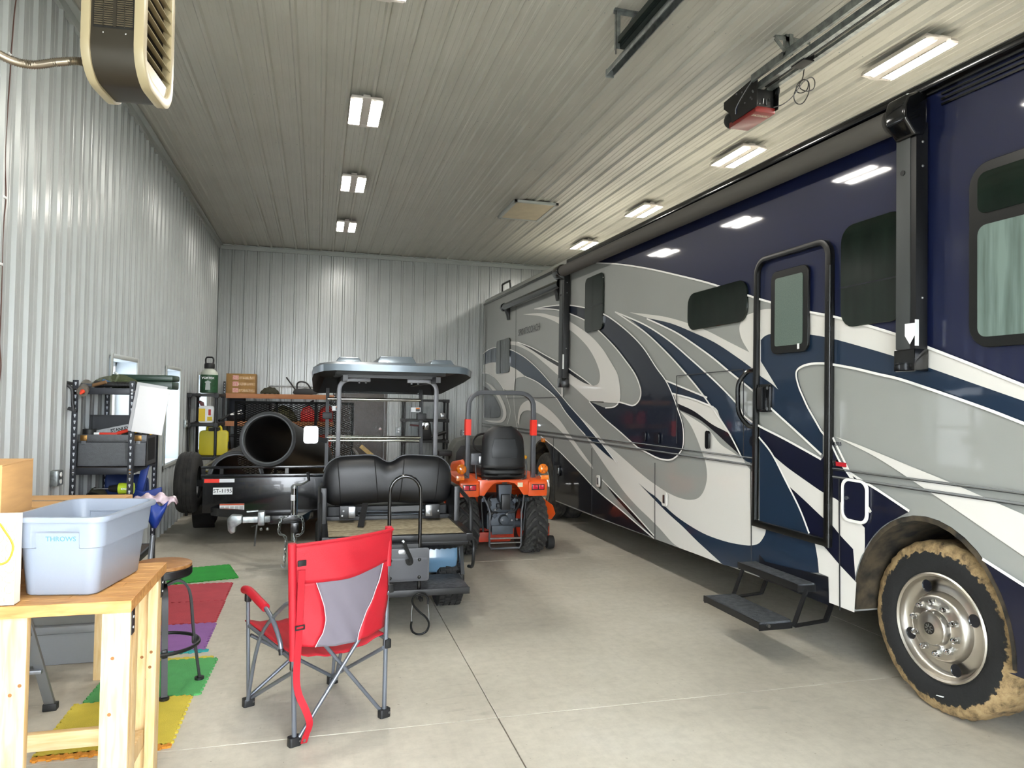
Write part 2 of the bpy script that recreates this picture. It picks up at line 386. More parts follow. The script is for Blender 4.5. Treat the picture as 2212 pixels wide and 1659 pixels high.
# attic hatch
h = thing('attic_hatch', 'flat beige square hatch panel set in the ribbed ceiling', 'hatch', (2.96, 10.25, ZC))
part('hatch_panel', B().bb(-.29, .29, -.46, .46, -.026, -.018), mat('beige_board', '#c9bda3', .7, var=.05), h)
for bb in ((-.33, -.285, -.5, .5), (.285, .33, -.5, .5)): part('hatch_trim', B().bb(*bb, -.035, 0), trimm, h, bev=.003)
for bb in ((-.33, .33, -.5, -.455), (-.33, .33, .455, .5)): part('hatch_trim', B().bb(*bb, -.035, 0), trimm, h, bev=.003)

# overhead-door tracks
def holes_strip(b, p0, p1, n, m):
    pass
def angle(b, p0, p1, w, nrm_a, nrm_b, t=.003):
    """L-section bar: two flanges of width w along nrm_a and nrm_b"""
    p0, p1, a, c = Vector(p0), Vector(p1), Vector(nrm_a)*w, Vector(nrm_b)*w
    for q, o in ((a, Vector(nrm_b)*t), (c, Vector(nrm_a)*t)):
        vs = [p0, p0+q, p0+q+o, p0+o, p1, p1+q, p1+q+o, p1+o]
        b.add(vs, [(0,1,2,3),(7,6,5,4),(0,4,5,1),(1,5,6,2),(2,6,7,3),(3,7,4,0)])
    return b
dark = mat('dark_green_steel', '#1f2a28', .4, .4)
tr = thing('door_track', 'galvanised overhead door track ending in a curved lip, hung left of the opener', 'door track', (2.1, 5.05, 4.25))
L = -5.6
part('track_channel', B().prism([(-.03, 0), (-.034, .02), (-.02, .055), (.02, .055), (.034, .02), (.03, 0), (.024, 0), (.028, .02), (.016, .049), (-.016, .049), (-.028, .02), (-.024, 0)], lambda u, v: (u, 0, v), (0, L, 0)), galv, tr)
part('track_end', B().bb(-.032, .032, -.005, .012, -.01, .05), galv, tr, bev=.003)
part('angle_iron', angle(B(), (-.05, -.28, .07), (-.05, L, .07), .055, (1, 0, 0), (0, 0, 1)), dark, tr)
part('angle_iron', angle(B(), (-.075, -.32, .09), (-.075, L, .09), .045, (1, 0, 0), (0, 0, 1)), dark, tr)
br = part('hanger', angle(B(), (-.08, -.3, .0+.06), (-.08, -.3, .36), .032, (1, 0, 0), (0, 1, 0)), galv, tr)
part('hanger', angle(B(), (-.1, -.29, .345), (.12, -.29, .345), .032, (0, -1, 0), (0, 0, -1)), galv, tr)
part('hanger', angle(B(), (-.07, -.3, .1), (.07, -.3, .345), .032, (1, 0, 0), (0, 1, 0)), galv, tr)
part('bolt', B().cyl((-.03, -.18, .08), (-.03, -.18, .13), .006), steel, tr); part('bolt', B().cyl((-.03, -.3, .08), (-.03, -.3, .13), .006), steel, tr)

# commercial door operator on its rail
op = thing('door_opener', 'black commercial door opener with red cover hanging from its long rail', 'door opener', (3.56, 5.39, 4.2))
redp = mat('red_cover_paint', '#861c18', .4, coat=.2)
part('cover', B().prism([(-.095, -.2), (.095, -.2), (.095, .2), (-.095, .2)], lambda u, v: (u, v, 0), (0, 0, .05)), redp, op, bev=.008)
part('gear_case', B().bb(-.085, .085, -.19, .14, .05, .2), black, op, bev=.006)
part('side_plate', B().prism([(-.23, .03), (.14, .03), (.17, .12), (.27, .2), (.27, .26), (-.2, .29), (-.24, .29)], lambda u, v: (-.105, u, v), (.006, 0, 0)), black, op)
part('side_plate', B().prism([(-.23, .03), (.14, .03), (.17, .12), (.27, .2), (.27, .26), (-.2, .29), (-.24, .29)], lambda u, v: (.1, u, v), (.006, 0, 0)), black, op)
part('motor', B().lathe([(0, 0), (.05, 0), (.07, .02), (.075, .07), (.062, .1), (.03, .105), (0, .105)], (-.03, .19, .1), (0, 1, 0), 20), bplas, op)
part('sprocket_guard', B().lathe([(0, 0), (.06, 0), (.06, .04), (0, .04)], (.085, -.16, .2), (1, 0, 0), 18), blackg, op)
for q in range(14):
    a, c = random.uniform(-.2, .22), random.uniform(.1, .26)
    if q < 9: part('bolt', B().cyl((-.105, a, c), (-.112, a, c), .008, n=8), steel, op)
    else: part('bolt', B().cyl((-.08+q*.03-.27, -.191, .06+.1*random.random()), (-.08+q*.03-.27, -.197, .06+.1*random.random()), .006, n=8), steel, op)
part('lever', B().tube(spline([(-.115, -.18, .26), (-.125, -.09, .2), (-.13, .02, .12), (-.12, .05, .07)], 5), .008, 6), chrome, op)
lm = mat('pale_label_print', '#e8dcc8', .5)
text('lettering', 'LIFTMASTER', .026, lm, op, frame((0, -.13, -.0012), (-1, 0, 0), (0, 1, 0)), bold=.0006, xs=-1.)
part('label_frame', B().bb(-.075, .075, -.149, -.147, -.001, 0).bb(-.075, .075, -.113, -.111, -.001, 0).bb(-.076, -.074, -.149, -.111, -.001, 0).bb(.074, .076, -.149, -.111, -.001, 0), lm, op)
for sx in (-.055, .055):
    rl = part('rail', B().prism([(-.02, 0), (.02, 0), (.02, .006), (-.012, .006), (-.012, .05), (-.02, .05)] if sx < 0 else [(-.02, 0), (.02, 0), (.02, .05), (.012, .05), (.012, .006), (-.02, .006)], lambda u, v, sx=sx: (sx+u, -.12, .2+v), (0, -5.8, 0)), galv, op)
part('rail', B().bb(-.2+.06, -.115, -.2, -5.9, .24, .3), galv, op)
part('chain', B().bb(-.008, .008, -.2, -5.9, .215, .225), bplas, op); part('chain', B().bb(.018, .03, -.2, -5.9, .24, .252), bplas, op)
part('trolley', B().bb(-.05, .05, -.75, -.6, .19, .26), black, op, bev=.006)
part('hanger', angle(B(), (-.23, -.66, .4), (.08, -.66, .4), .035, (0, 1, 0), (0, 0, -1)), galv, op)
part('hanger', angle(B(), (-.14, -.66, .26), (-.14, -.66, .42), .035, (1, 0, 0), (0, 1, 0)), galv, op); part('hanger', angle(B(), (-.08, -.67, .26), (-.08, -.67, .42), .035, (-1, 0, 0), (0, 1, 0)), galv, op)
part('brace', B().bar((-.25, -.68, .36), (-.16, -.68, .27), .03, .004, (0, 1, 0)), galv, op)
# coiled cord dangling beside the opener
cpts = [(1700, 225), (1688, 232), (1672, 232)]
P = [(1671, 232), (1690, 226), (1708, 213), (1722, 196), (1735, 178), (1752, 167), (1760, 176), (1757, 192), (1742, 197), (1728, 190), (1728, 178), (1738, 172), (1746, 178), (1743, 194), (1730, 201), (1720, 196), (1723, 182), (1735, 172), (1747, 178), (1747, 200), (1735, 222), (1722, 224), (1715, 212), (1718, 196), (1728, 180), (1734, 168), (1737, 150), (1741, 134)]
cd = part('power_cord', B().tube(spline([onY(a, b, 5.0+.004*i)-Vector((3.7, 5.0, 4.3)) for i, (a, b) in enumerate(P)], 5), .0045, 6), bplas, None)
cd.location = (3.7, 5.0, 4.3); tag(cd, 'thin black cord looped in coils beside the red door opener', 'cord')

# unit heater
ht = thing('unit_heater', 'brown and cream electric unit heater hanging in the top left corner', 'heater', (-.725, 3.2, 3.05), radians(-5))
cream = mat('cream_enamel', '#b0a383', .35, coat=.2); brown = mat('dark_bronze_enamel', '#3a352c', .38, metal=.3)
o_ = rrect(0, .4, 0, .62, .13, 7)
def ring(d): return rrect(-d, .4+d, -d, .62+d, .13+d, 7)
def loop(outer, inner, x0, x1):
    b = B(); n = len(outer); vs = [(x0, u, v) for u, v in outer]+[(x0, u, v) for u, v in inner]+[(x1, u, v) for u, v in inner]+[(x1, u, v) for u, v in outer]
    fs = []
    for i in range(n):
        j = (i+1) % n
        for k in range(4): fs.append((k*n+i, k*n+j, ((k+1) % 4)*n+j, ((k+1) % 4)*n+i))
    return b.add(vs, fs)
part('casing', loop(o_, ring(-.006), -.2, -.02), brown, ht)
part('front_frame', loop(ring(.012), ring(-.035), -.032, .006), cream, ht, bev=.004)
part('rear_frame', loop(ring(.012), ring(-.02), -.232, -.198), cream, ht, bev=.004)
part('back_plate', B().prism(ring(-.019), lambda u, v: (-.22, u, v), (.008, 0, 0)), brown, ht)
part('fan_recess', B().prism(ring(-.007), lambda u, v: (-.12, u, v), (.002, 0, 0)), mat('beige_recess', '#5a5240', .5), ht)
part('fan_opening', B().lathe([(0, 0), (.135, 0), (.14, .004), (.15, .004)], (-.1175, .2, .36), (1, 0, 0), 28), mat('dark_recess', '#14130f', .6), ht)
for k in range(8):
    z = .14+.056*k
    part('louver', B().box((-.014, .2, z), (.003, .335, .042), (0, radians(-58), 0)), cream, ht)
part('control_plate', B().bb(-.03, -.002, .05, .35, .035, .1), cream, ht)
gb = B()
for k in range(46):
    for (x0, x1) in ((-.185, -.115), (-.1, -.04)): gb.bb(x0, x1, -.004, -.0005, .2+.009*k, .2045+.009*k)
part('side_grille', gb, mat('bronze_slats', '#5f5645', .4, .3), ht, kind='stuff')
part('grille_recess', B().bb(-.19, -.035, -.0008, .0, .19, .62), mat('dark_recess', '#14130f', .6), ht)
part('grille_bar', B().bb(-.114, -.101, -.0055, -.0005, .195, .62), brown, ht); part('grille_bar', B().bb(-.152, -.148, -.0055, -.004, .195, .62), brown, ht); part('grille_bar', B().bb(-.072, -.068, -.0055, -.004, .195, .62), brown, ht)
for x in (-.15, -.065): part('screw', B().sph((x, -.001, .17), .004, 8, 6), chrome, ht)
for y in (.08, .32): part('hanging_rod', B().cyl((-.11, y, .6), (-.11, y, 1.57), .006), steel, ht)
# ribbed flexible conduit from the heater to the wall
cp = spline([(-.96, 3.42, 3.16), (-1.02, 3.42, 3.175), (-1.1, 3.4, 3.15), (-1.18, 3.37, 3.115), (-1.26, 3.33, 3.115), (-1.36, 3.28, 3.17), (-1.5, 3.22, 3.29), (-1.7, 3.16, 3.42), (-1.86, 3.12, 3.44)], 22)
cb = B().tube([p-Vector((-1.4, 3.3, 3.1)) for p in cp], [.0155 if i % 2 else .019 for i in range(len(cp))], 10)
co = part('flexible_conduit', cb, mat('conduit_metal', '#9a8f80', .3, .9), None, ang=80); co.location = (-1.4, 3.3, 3.1)
tag(co, 'ribbed metal flexible conduit curving from the heater to the left wall', 'conduit')
wp = [(36, -10), (31, 30), (27, 80), (24, 118), (22, 160), (15, 260), (11, 340), (13, 425), (9, 470), (6, 520), (4, 600), (3, 640), (1, 700), (-1, 740), (2, 790), (-2, 830)]
wpt = [onX(a, b, XL+.024) for a, b in wp]; base = wpt[-1].copy()
wr = thing('thermostat_wire', 'thin brown wire stapled down the left wall at the frame edge', 'wire', base)
part('cable', B().tube([p-base for p in spline([tuple(p) for p in wpt], 4)], .004, 6), mat('brown_sheath', '#5e4038', .5), wr)
for (a, b) in ((22, 119), (11, 427), (3, 571)): 
    q = onX(a, b, XL+.024)-base; part('clip', B().bb(q.x-.004, q.x+.006, q.y-.03, q.y+.01, q.z-.008, q.z+.008), white, wr, bev=.002)
# ================================================================== motorhome
RVO = Vector((3.37, 4.0, 0)); RVT = .0135
rex = Vector((cos(RVT), sin(RVT), 0)); rey = Vector((-sin(RVT), cos(RVT), 0))
def rvp(px, py, x=0.):
    """sight line -> (along, height) on the motorhome's flat side, x metres inside it"""
    d = ray(px, py); o = Vector((0, 0, CAM_H)); t = ((RVO+rex*x-o).dot(rex))/d.dot(rex); P = o+d*t-RVO
    return (P.dot(rey), P.z)
RV = thing('motorhome', 'large navy, grey and white motorhome with swoosh graphics along the right side', 'motorhome', RVO, RVT)
grey = mat('silver_grey_coach_paint', '#939591', .4, coat=.6, var=.02, vscale=1.2, spec=.2); navy = mat('navy_coach_paint', '#141b38', .4, coat=.8, spec=.2)
blue = mat('steel_blue_coach_paint', '#1c2c40', .4, coat=.7, spec=.2); ink = mat('midnight_coach_paint', '#0d1019', .4, coat=.7, spec=.2); dnavy = mat('blue_black_coach_paint', '#0e1226', .4, coat=.8, spec=.2); slate = mat('dark_slate_coach_paint', '#131b2a', .4, coat=.8, spec=.2)
pearl = mat('pearl_white_coach_paint', '#d6d4ce', .4, coat=.5, spec=.2); line = mat('white_pinstripe', '#ecebe7', .3)
fr_ = lambda x: (lambda u, v: (x, u, v))
def ell(cy, cz, ry, rz, a0, a1, n=20): return [(cy+ry*cos(a0+(a1-a0)*i/n), cz+rz*sin(a0+(a1-a0)*i/n)) for i in range(n+1)]
def ztop(y): return 3.585+.0125*(y+1.2)
FA, RA = (-.64, .45, .56, .68), (6.35, .42, .62, .76)
outl = [(-2.05, ztop(-2.)), (-2.05, .5), (-1.25, .43)] + ell(*FA, pi, 0)[::1] + [(-.08, .43), (1.4, .40), (4.2, .35), (5.7, .34)] + ell(*RA, pi, 0) + [(7.0, .34), (10.15, .5), (10.2, ztop(10.2))]
# walk order: front bottom -> rear bottom (ellipse from -y side to +y side)
part('body', B().prism(outl, fr_(0), (2.5, 0, 0)), grey, RV)
part('roof', B().prism([(0, 0), (.0, .04), (.03, .085), (.1, .12), (.3, .135), (2.2, .135), (2.4, .12), (2.47, .085), (2.5, .04), (2.5, 0)], lambda u, v: (u, -2.05, ztop(-2.05)+v), (0, 7.3, ztop(5.25)-ztop(-2.05))), navy, RV)
part('rear_roof', B().prism([(0, 0), (.0, .04), (.03, .085), (.1, .12), (.3, .135), (2.2, .135), (2.4, .12), (2.47, .085), (2.5, .04), (2.5, 0)], lambda u, v: (u, 5.25, ztop(5.25)+v), (0, 4.95, ztop(10.2)-ztop(5.25))), grey, RV)
part('roof_membrane', B().prism([(.3, .136), (.3, .142), (2.2, .142), (2.2, .136)], lambda u, v: (u, -2.0, ztop(-2.05)+v), (0, 12.15, ztop(10.2)-ztop(-2.05))), mat('white_roof_membrane', '#a8a69e', .6), RV)
part('gutter', B().bar((-.012, -2.05, ztop(-2.05)-.02), (-.012, 10.2, ztop(10.2)-.02), .024, .035), blackg, RV)
for a in (FA, RA):
    part('wheel_well', B().prism(ell(*a, 0, pi)+[(a[0]-a[2], a[1]-.2), (a[0]+a[2], a[1]-.2)], fr_(.62), (.02, 0, 0)), mat('dark_wheel_well', '#16140f', .9, col2='#4a4030', vscale=9), RV)
    ea, eb = ell(a[0], a[1], a[2], a[3], 0, pi), ell(a[0], a[1], a[2]-.03, a[3]-.03, 0, pi); ne = len(ea)
    part('wheel_arch', B().add([(x, u, v) for x, e in ((-.004, ea), (-.004, eb), (.6, eb)) for u, v in e], [(k*ne+i, k*ne+i+1, (k+1)*ne+i+1, (k+1)*ne+i) for k in range(2) for i in range(ne-1)]), mat('dark_wheel_well', '#16140f', .9), RV)
part('underbody', B().bb(.5, 2.0, -1.9, 10., .42, .6), mat('dark_wheel_well', '#16140f', .9), RV)
_lay = [0]
def G(pts, m, name='graphic', k=5, smooth=True, lay=None):
    """painted shape on the side: pts in pixels of the survey, '|' in the list ends a smooth run"""
    runs = [[]]
    for p in pts:
        if p == '|': runs.append([runs[-1][-1]])
        else: runs[-1].append(rvp(*p) if p[0] >= 100 else p)
    poly = []
    for r in runs:
        if len(r) > 1: q = [(v.x, v.y) for v in spline([(a, b) for a, b in r], k)] if len(r) > 2 else r
        else: q = r
        poly += q if not poly else q[1:]
    if (Vector(poly[0])-Vector(poly[-1])).length < 1e-5: poly = poly[:-1]
    _lay[0] += 1; x = -.0012-.0004*_lay[0] if lay is None else lay
    return part(name, B().sheet(poly, fr_(x)), m, RV)
def PIN(pts, w=.016, m=None, k=6, name='pinstripe', taper=False):
    P = [Vector(q) for q in (rvp(*p) if p[0] >= 100 else p for p in pts)]
    Q = [Vector((v.x, v.y)) for v in spline([(a.x, a.y) for a in P], k)] if len(P) > 2 else P
    n = len(Q); L, R = [], []
    for i in range(n):
        t = (Q[min(i+1, n-1)]-Q[max(i-1, 0)]).normalized(); nn = Vector((-t.y, t.x))*w/2
        L.append(Q[i]+nn); R.append(Q[i]-nn)
    vs = [(-.016, p.x, p.y) for p in L+R]
    return part(name, B().add(vs, [(i, i+1, n+i+1, n+i) for i in range(n-1)]), m or line, RV)
E1 = [(1290, 568), (1340, 571), (1400, 580), (1472, 596), (1535, 612), (1618, 638), (1668, 653), (1752, 674), (1800, 683), (1880, 704), (1956, 728), (2000, 747), (2100, 786), (2212, 831), (2400, 906), (2750, 1045)]
zt = lambda y: (y, ztop(y)-.002)
G(E1+['|', (-2.04, 1.9), '|', zt(-2.04), '|', zt(4.62), '|', (1290, 568)], navy, 'upper_graphic')
E2 = [(1644, 735), (1653, 726), (1668, 721), (1700, 719), (1752, 723), (1800, 732), (1880, 754), (1956, 777), (2000, 792), (2100, 827), (2212, 866), (2400, 931), (2750, 1052)]
# white band with its curl
G([(1618, 678), (1637, 672), (1651, 668), (1668, 667), '|', (1700, 661), '|', (1752, 674), (1800, 683), (1880, 704), (1956, 728), (2000, 747), (2100, 786), (2212, 831), (2400, 906), (2750, 1045), '|', (2750, 1052)] + E2[::-1][1:] + ['|', (1644, 780), '|', (1650, 790), (1660, 806), (1672, 826), (1682, 842), '|', (1666, 828), (1644, 813), '|', (1624, 795), (1593, 772), (1545, 740), (1496, 717), (1448, 698), (1400, 687), (1385, 682), (1360, 674.7), '|', (1400, 679), (1440, 685), (1489, 699), (1531, 716), (1569, 735.6), (1619, 761), '|', (1605, 738), (1599, 721), (1598, 705), (1604, 690), (1618, 678)], pearl, 'white_graphic')
G([(1668, 667), (1650, 668), (1637, 672), (1618, 679), '|', (1618, 638), '|', (1668, 654), '|', (1668, 667)], grey)
E3 = [(1778, 931), (1765, 908), (1749, 880), (1739, 858), (1730, 837), (1724, 813), (1726, 800), (1738, 791), (1757, 786), (1779, 785), (1800, 787), (1850, 796), (1900, 808), (1944, 818), (2000, 836), (2067, 859), (2140, 885), (2212, 913), (2400, 986), (2750, 1122)]
# steel-blue field on and ahead of the door
G(E2 + ['|', (2750, 1122)] + E3[::-1][1:] + ['|', (1778, 982), '|', (1723, 931), (1668, 881), (1635, 849), '|', (1612, 829.6), (1576, 800.6), (1535, 767), (1472, 723.5), (1430, 702), (1400, 688.5), (1385, 683), '|', (1400, 687.3), (1448, 698), (1496, 717.5), (1545, 740.4), (1593, 771.7), (1624, 794.6), (1644, 812.7), (1666, 828), (1682, 842), '|', (1672, 826), (1660, 806), (1644, 780), '|', (1644, 735)], blue, 'blue_graphic')
# stripe fan left of the door
L2 = [(1331, 673.8), (1354, 683), (1400, 704), (1448, 735.5), (1496, 776.5), (1535, 811.5), (1569, 844), (1600, 878), (1612, 899), (1643, 920), (1700, 949), (1778, 992)]
L3 = [(1331, 673.8), (1356, 690), (1400, 721), (1448, 767), (1489, 812.7), (1520, 851), (1556, 902), (1581, 940), (1608, 992)]
G([(1354, 683), (1400, 704), (1448, 735.5), (1496, 776.5), (1535, 811.5), (1569, 844), (1600, 880), (1612, 899), '|', (1637, 915), '|', (1637, 1002), '|', (1608, 992), (1581, 940), (1556, 902), (1520, 851), (1489, 812.7), (1448, 767), (1400, 721), (1354, 683)], blue)
L4 = [(1156, 667.5), (1185, 662), (1223, 659), (1266, 665), (1305, 678), (1333, 695.5), (1365, 722), (1393, 752), (1420, 793), (1441, 822), (1455, 851), (1467, 884), (1478, 920), (1479, 960), (1471, 979), (1455, 992), (1438, 993), (1418, 987), (1387, 970), (1377, 964), (1341, 932), (1305, 901), (1275, 867.5)]
W2b = [(1275, 867.5), (1295, 876), (1310, 881), (1327, 879.6), (1336, 874), (1339, 868.7)]
N3i = [(1339, 868.7), (1353, 872), (1370, 876), (1382, 867), (1387, 850), (1384, 832), (1374, 808), (1356, 782), (1329, 748), (1293, 712), (1266, 692), (1223, 674), (1194, 668), (1156, 667.5)]
# white field on the lower middle, grey teardrop, big navy crescent
W4u = [(1254, 901), (1281, 925), (1305, 954), (1329, 974), (1353, 995), (1390, 1027), (1418, 1048), (1450, 1067.6), (1474, 1077), (1493, 1079.7), (1510, 1075), (1522, 1058), (1528, 1031), (1525, 1000), (1516, 974), (1505, 945), (1491, 916), (1469, 887)]
W4l = [(1254, 901), (1267, 942), (1281, 966), (1305, 1002), (1329, 1036), (1353, 1067.6), (1377, 1094), (1402, 1118), (1426, 1142), (1460, 1178)]
G([(1469, 887), (1500, 905), (1530, 926), (1556, 958), (1581, 975), (1608, 992), '|', (1612, 1003), (1630, 1025), (1638, 1048), '|', (1638, 1120), '|', (1655, 1135), (1655, 1148), (1648, 1166), (1641, 1173), (1626, 1178), (1605, 1177), (1566, 1169), (1520, 1152), (1475, 1125), (1445, 1101), (1418, 1074), (1402, 1062), (1380, 1043.5), '|', (1418, 1083), (1445, 1110), (1475, 1137), (1505, 1167), (1536, 1194.5), (1562, 1219), '|', (1500, 1195), '|'] + W4l[::-1] + ['|'] + W4u, pearl, 'white_graphic')
G([(1380, 1043.5), (1402, 1063), (1418, 1074), (1445, 1101), (1475, 1125), (1520, 1152), (1566, 1169), (1605, 1177), (1626, 1178), (1641, 1173), (1653, 1155), (1655.6, 1141), '|', (1700, 1152), '|', (1762, 1172), '|', (1769, 1206), (1772, 1237), '|', (1640, 1236), '|', (1563, 1220), '|', (1535, 1194.5), (1505, 1167), (1475, 1137), (1445, 1110), (1418, 1083), (1380, 1043.5)], blue, 'blue_graphic')
G(L4 + ['|'] + W2b + ['|'] + N3i, slate, 'crescent_graphic')
# three slim diagonals between the crescent and the door (navy, white, midnight)
G([(1441, 822), (1480, 838), (1531, 859), '|', (1545, 880), '|', (1500, 862), (1455, 850), '|', (1448, 836), (1441, 822)], blue)
G([(1455, 850), (1500, 862), (1545, 880), (1557, 902), (1581, 940), '|', (1530, 912), (1500, 890), (1466, 872), '|', (1460, 862), (1455, 850)], pearl)
G([(1466, 872), (1500, 888), (1540, 917), (1581, 941), (1608, 990), '|', (1580, 965), (1545, 933), (1510, 905), (1469, 885), '|', (1467, 878), (1466, 872)], ink)
G([(1469, 887), (1491, 916), (1505, 945), (1516, 974), (1519, 984), '|', (1476, 978), '|', (1479, 960), (1478, 920), (1469, 887)], grey)
# white loop with the dark sliver
S1u = [(1102, 738), (1119.6, 739), (1148.5, 750), (1185, 770), (1221, 789.5), (1239, 802), (1262, 818), (1280, 832)]
Wout = [(1130, 679), (1167, 676.5), (1194, 682), (1221, 689), (1239, 699), (1275, 724), (1302, 753), (1324, 788), (1336, 811), (1341, 848), (1339, 868), (1327, 879.6), (1310, 881), (1295, 876), (1275, 867.5)]
W3l = [(1275, 867.5), (1257, 851), (1238, 834), (1221, 822), (1203, 807.6), (1176, 784), (1148.5, 762), (1121, 748), (1102, 744)]
Win = [(1280, 832), (1284, 833), (1293, 829), (1297, 817), (1295, 799), (1284, 771.5), (1266, 744), (1239, 718), (1217, 704.6), (1194, 692), (1167, 683), (1130, 679)]
G(Wout + ['|'] + W3l + ['|'] + S1u + ['|'] + Win, pearl, 'white_loop_graphic')
G([(1119.6, 739.8), (1148.5, 750), (1185, 770), (1221, 789.5), (1239, 802), (1262, 818), (1280, 832), '|', (1266, 828.4), (1248, 818.5), (1221, 800), (1185, 779), (1148.5, 755.5), (1119.6, 739.8)], ink)
# navy band at the rear and its tail
G([(1045, 764), (1058, 755), (1074, 750.7), (1102, 755), (1118, 761.5), (1139.5, 775), (1167, 800), (1201, 839), (1218, 859), (1233, 877), (1257, 903.7), (1281, 932.6), (1305, 961.5), (1335, 1000), '|', (1312, 983), (1293, 966), (1266.6, 940), (1245, 915.7), (1223, 889), (1204, 860), (1181, 839), (1160, 824), (1136, 813), (1118, 799), (1102, 791), (1074, 783), (1058, 784), (1045, 788), '|', (1045, 764)], blue, 'rear_band_graphic')
G([(1045, 788), (1058, 784), (1074, 783), (1102, 791), (1118, 799), (1136, 813), '|', (1118, 817), (1113, 825), (1112, 842), '|', (1090, 841), (1074, 819), (1058, 807), (1044, 806), '|', (1045, 788)], pearl)
G([(1044, 823), (1056, 832), (1072, 853), (1083, 873), (1088, 891), (1085, 904), (1074, 909), (1047, 907), '|', (1060, 912), (1082, 913), (1092, 906), (1095, 892), (1089, 870), (1078, 850), (1062, 832), (1044, 823)], pearl)
G([(1044, 833), (1056, 841), (1068, 856), (1077, 872), (1082, 888), (1080, 899), (1072, 903), (1046, 902), '|', (1044, 833)], ink)
G([(1119, 913), (1121, 892), (1127, 875), (1141, 865), (1160, 866), (1185, 882), (1209, 906), (1233, 940), (1269, 990), (1281, 1006), '|', (1281, 1012), (1257, 985.6), (1233, 954), (1213.6, 932.6), (1189.5, 911), (1165, 894), (1146, 887), (1132, 889), (1124, 901), (1123, 920), '|', (1119, 913)], pearl)
# dark lower corner, slivers
G([(1170, 942), (1185, 954), (1209, 973.6), (1233, 997.7), (1257, 1022), (1281, 1048), (1305, 1070), (1341, 1099), (1377, 1130), (1416, 1163), '|', (4.1, .37), '|', (5.68, .36), '|'] + ell(RA[0], RA[1], RA[2]+.001, RA[3]+.001, pi*.99, .62*pi, 10) + ['|', (1170, 942)], ink, 'lower_graphic')
G([(1303, 1036), (1329, 1063), (1365, 1104), (1402, 1145), (1416, 1162), '|', (1402, 1149), (1365, 1112), (1329, 1072), (1303, 1036)], ink)
# ahead of the door: navy and white sashes, lower nose
G([(1643, 920), '|', (1778, 992), '|', (1800, 958), (1819, 998), (1846, 1025), (1900, 1058), (1969, 1104), '|'] + ell(FA[0], FA[1], FA[2]+.002, FA[3]+.002, .38*pi, .12*pi, 8) + ['|', (1871, 1140), '|', (1817, 1084), (1778, 1062), (1740, 1036), (1701, 1008), (1668, 980), '|', (1643, 944), '|', (1643, 920)], dnavy, 'sash_graphic')
G([(1643, 944), (1671, 980), (1701, 1038), (1731, 1098), (1752, 1152), '|', (1762, 1172), '|', (1700, 1152), '|', (1643, 1136), '|', (1643, 944)], blue)
G([(1668, 980), (1701, 1008), (1740, 1036), (1778, 1062), (1817, 1084), (1871, 1140), '|'] + ell(FA[0], FA[1], FA[2]+.002, FA[3]+.002, .2*pi, .02*pi, 8) + ['|', (1846, 1186), '|', (1817, 1155), (1799, 1133), (1778, 1116), (1740, 1080), (1708, 1051), '|', (1690, 1018), (1668, 980)], pearl, 'sash_graphic')
G([(1708, 1051), (1740, 1080), (1778, 1116), (1799, 1133), (1817, 1155), (1846, 1186), '|'] + ell(FA[0], FA[1], FA[2]+.002, FA[3]+.002, .1*pi, .0*pi, 6) + ['|', (1853, 1258), '|', (1817, 1220), (1781, 1178), (1762, 1165), (1752, 1152), '|', (1731, 1098), (1708, 1051)], dnavy, 'sash_graphic')
G([(1763, 1172), (1781, 1179), (1817, 1220), (1853, 1258), '|', (-.1, .43), '|', (.13, .43), '|', (1793, 1246), '|', (1772, 1237), '|', (1769, 1206), (1763, 1172)], pearl, 'mud_flap_graphic')
G([(1807, 943), (1850, 958), (1900, 978), (1960, 1003), (2058, 1043), (2212, 1110), (2750, 1345), '|', (2750, 1560), '|', (2212, 1199), (2088, 1114), (1973, 1037), (1900, 990), (1850, 964), (1807, 943)], pearl, 'nose_band_graphic')
G([(2127, 1207), (2212, 1261), (2700, 1570), '|', (-2.04, .45), '|'] + [(-1.22, .43)] + ell(FA[0], FA[1], FA[2]+.002, FA[3]+.002, pi, .78*pi, 6), dnavy, 'nose_lower_graphic')
# pinstripes along the borders
for pl in (E1, E3, [(1400, 688.5), (1430, 702), (1472, 723.5), (1535, 767), (1576, 800.6), (1612, 829.6), (1635, 849), (1668, 881), (1723, 931), (1778, 982)], L2, L3, L4, W2b[2:]+N3i[1:], [(1778, 931), (1798, 956), (1819, 998), (1846, 1038), (1885, 1107)], [(1819, 998), (1846, 1025), (1900, 1058), (1969, 1104)], [(1643, 944), (1671, 980), (1701, 1038), (1731, 1098), (1752, 1152)], [(1441, 822), (1480, 838), (1531, 859)],
           S1u[1:], [(1170, 942), (1185, 954), (1209, 973.6), (1233, 997.7), (1257, 1022), (1281, 1048), (1305, 1070), (1341, 1099), (1377, 1130), (1416, 1163)], [(1045, 764), (1058, 755), (1074, 750.7), (1102, 755), (1118, 761.5), (1139.5, 775), (1167, 800), (1201, 839), (1218, 859), (1233, 877), (1257, 903.7), (1281, 932.6), (1305, 961.5), (1335, 1000)], [(1136, 813), (1160, 824), (1181, 839), (1204, 860), (1223, 889), (1245, 916), (1267, 940)],
           [(1044, 806), (1056, 807), (1074, 819), (1090, 842), (1101, 873), (1104, 891), (1098, 916)], [(1114, 815), (1112, 842), (1113, 880), (1120, 930), (1130, 985)], [(1803, 945), (1830, 1000), (1860, 1060), (1886, 1106)], [(2127, 1207), (2212, 1261), (2700, 1570)], [(1303, 1036), (1360, 1095), (1416, 1157)], [(1455, 850), (1500, 862), (1545, 880)]):
    PIN(pl)
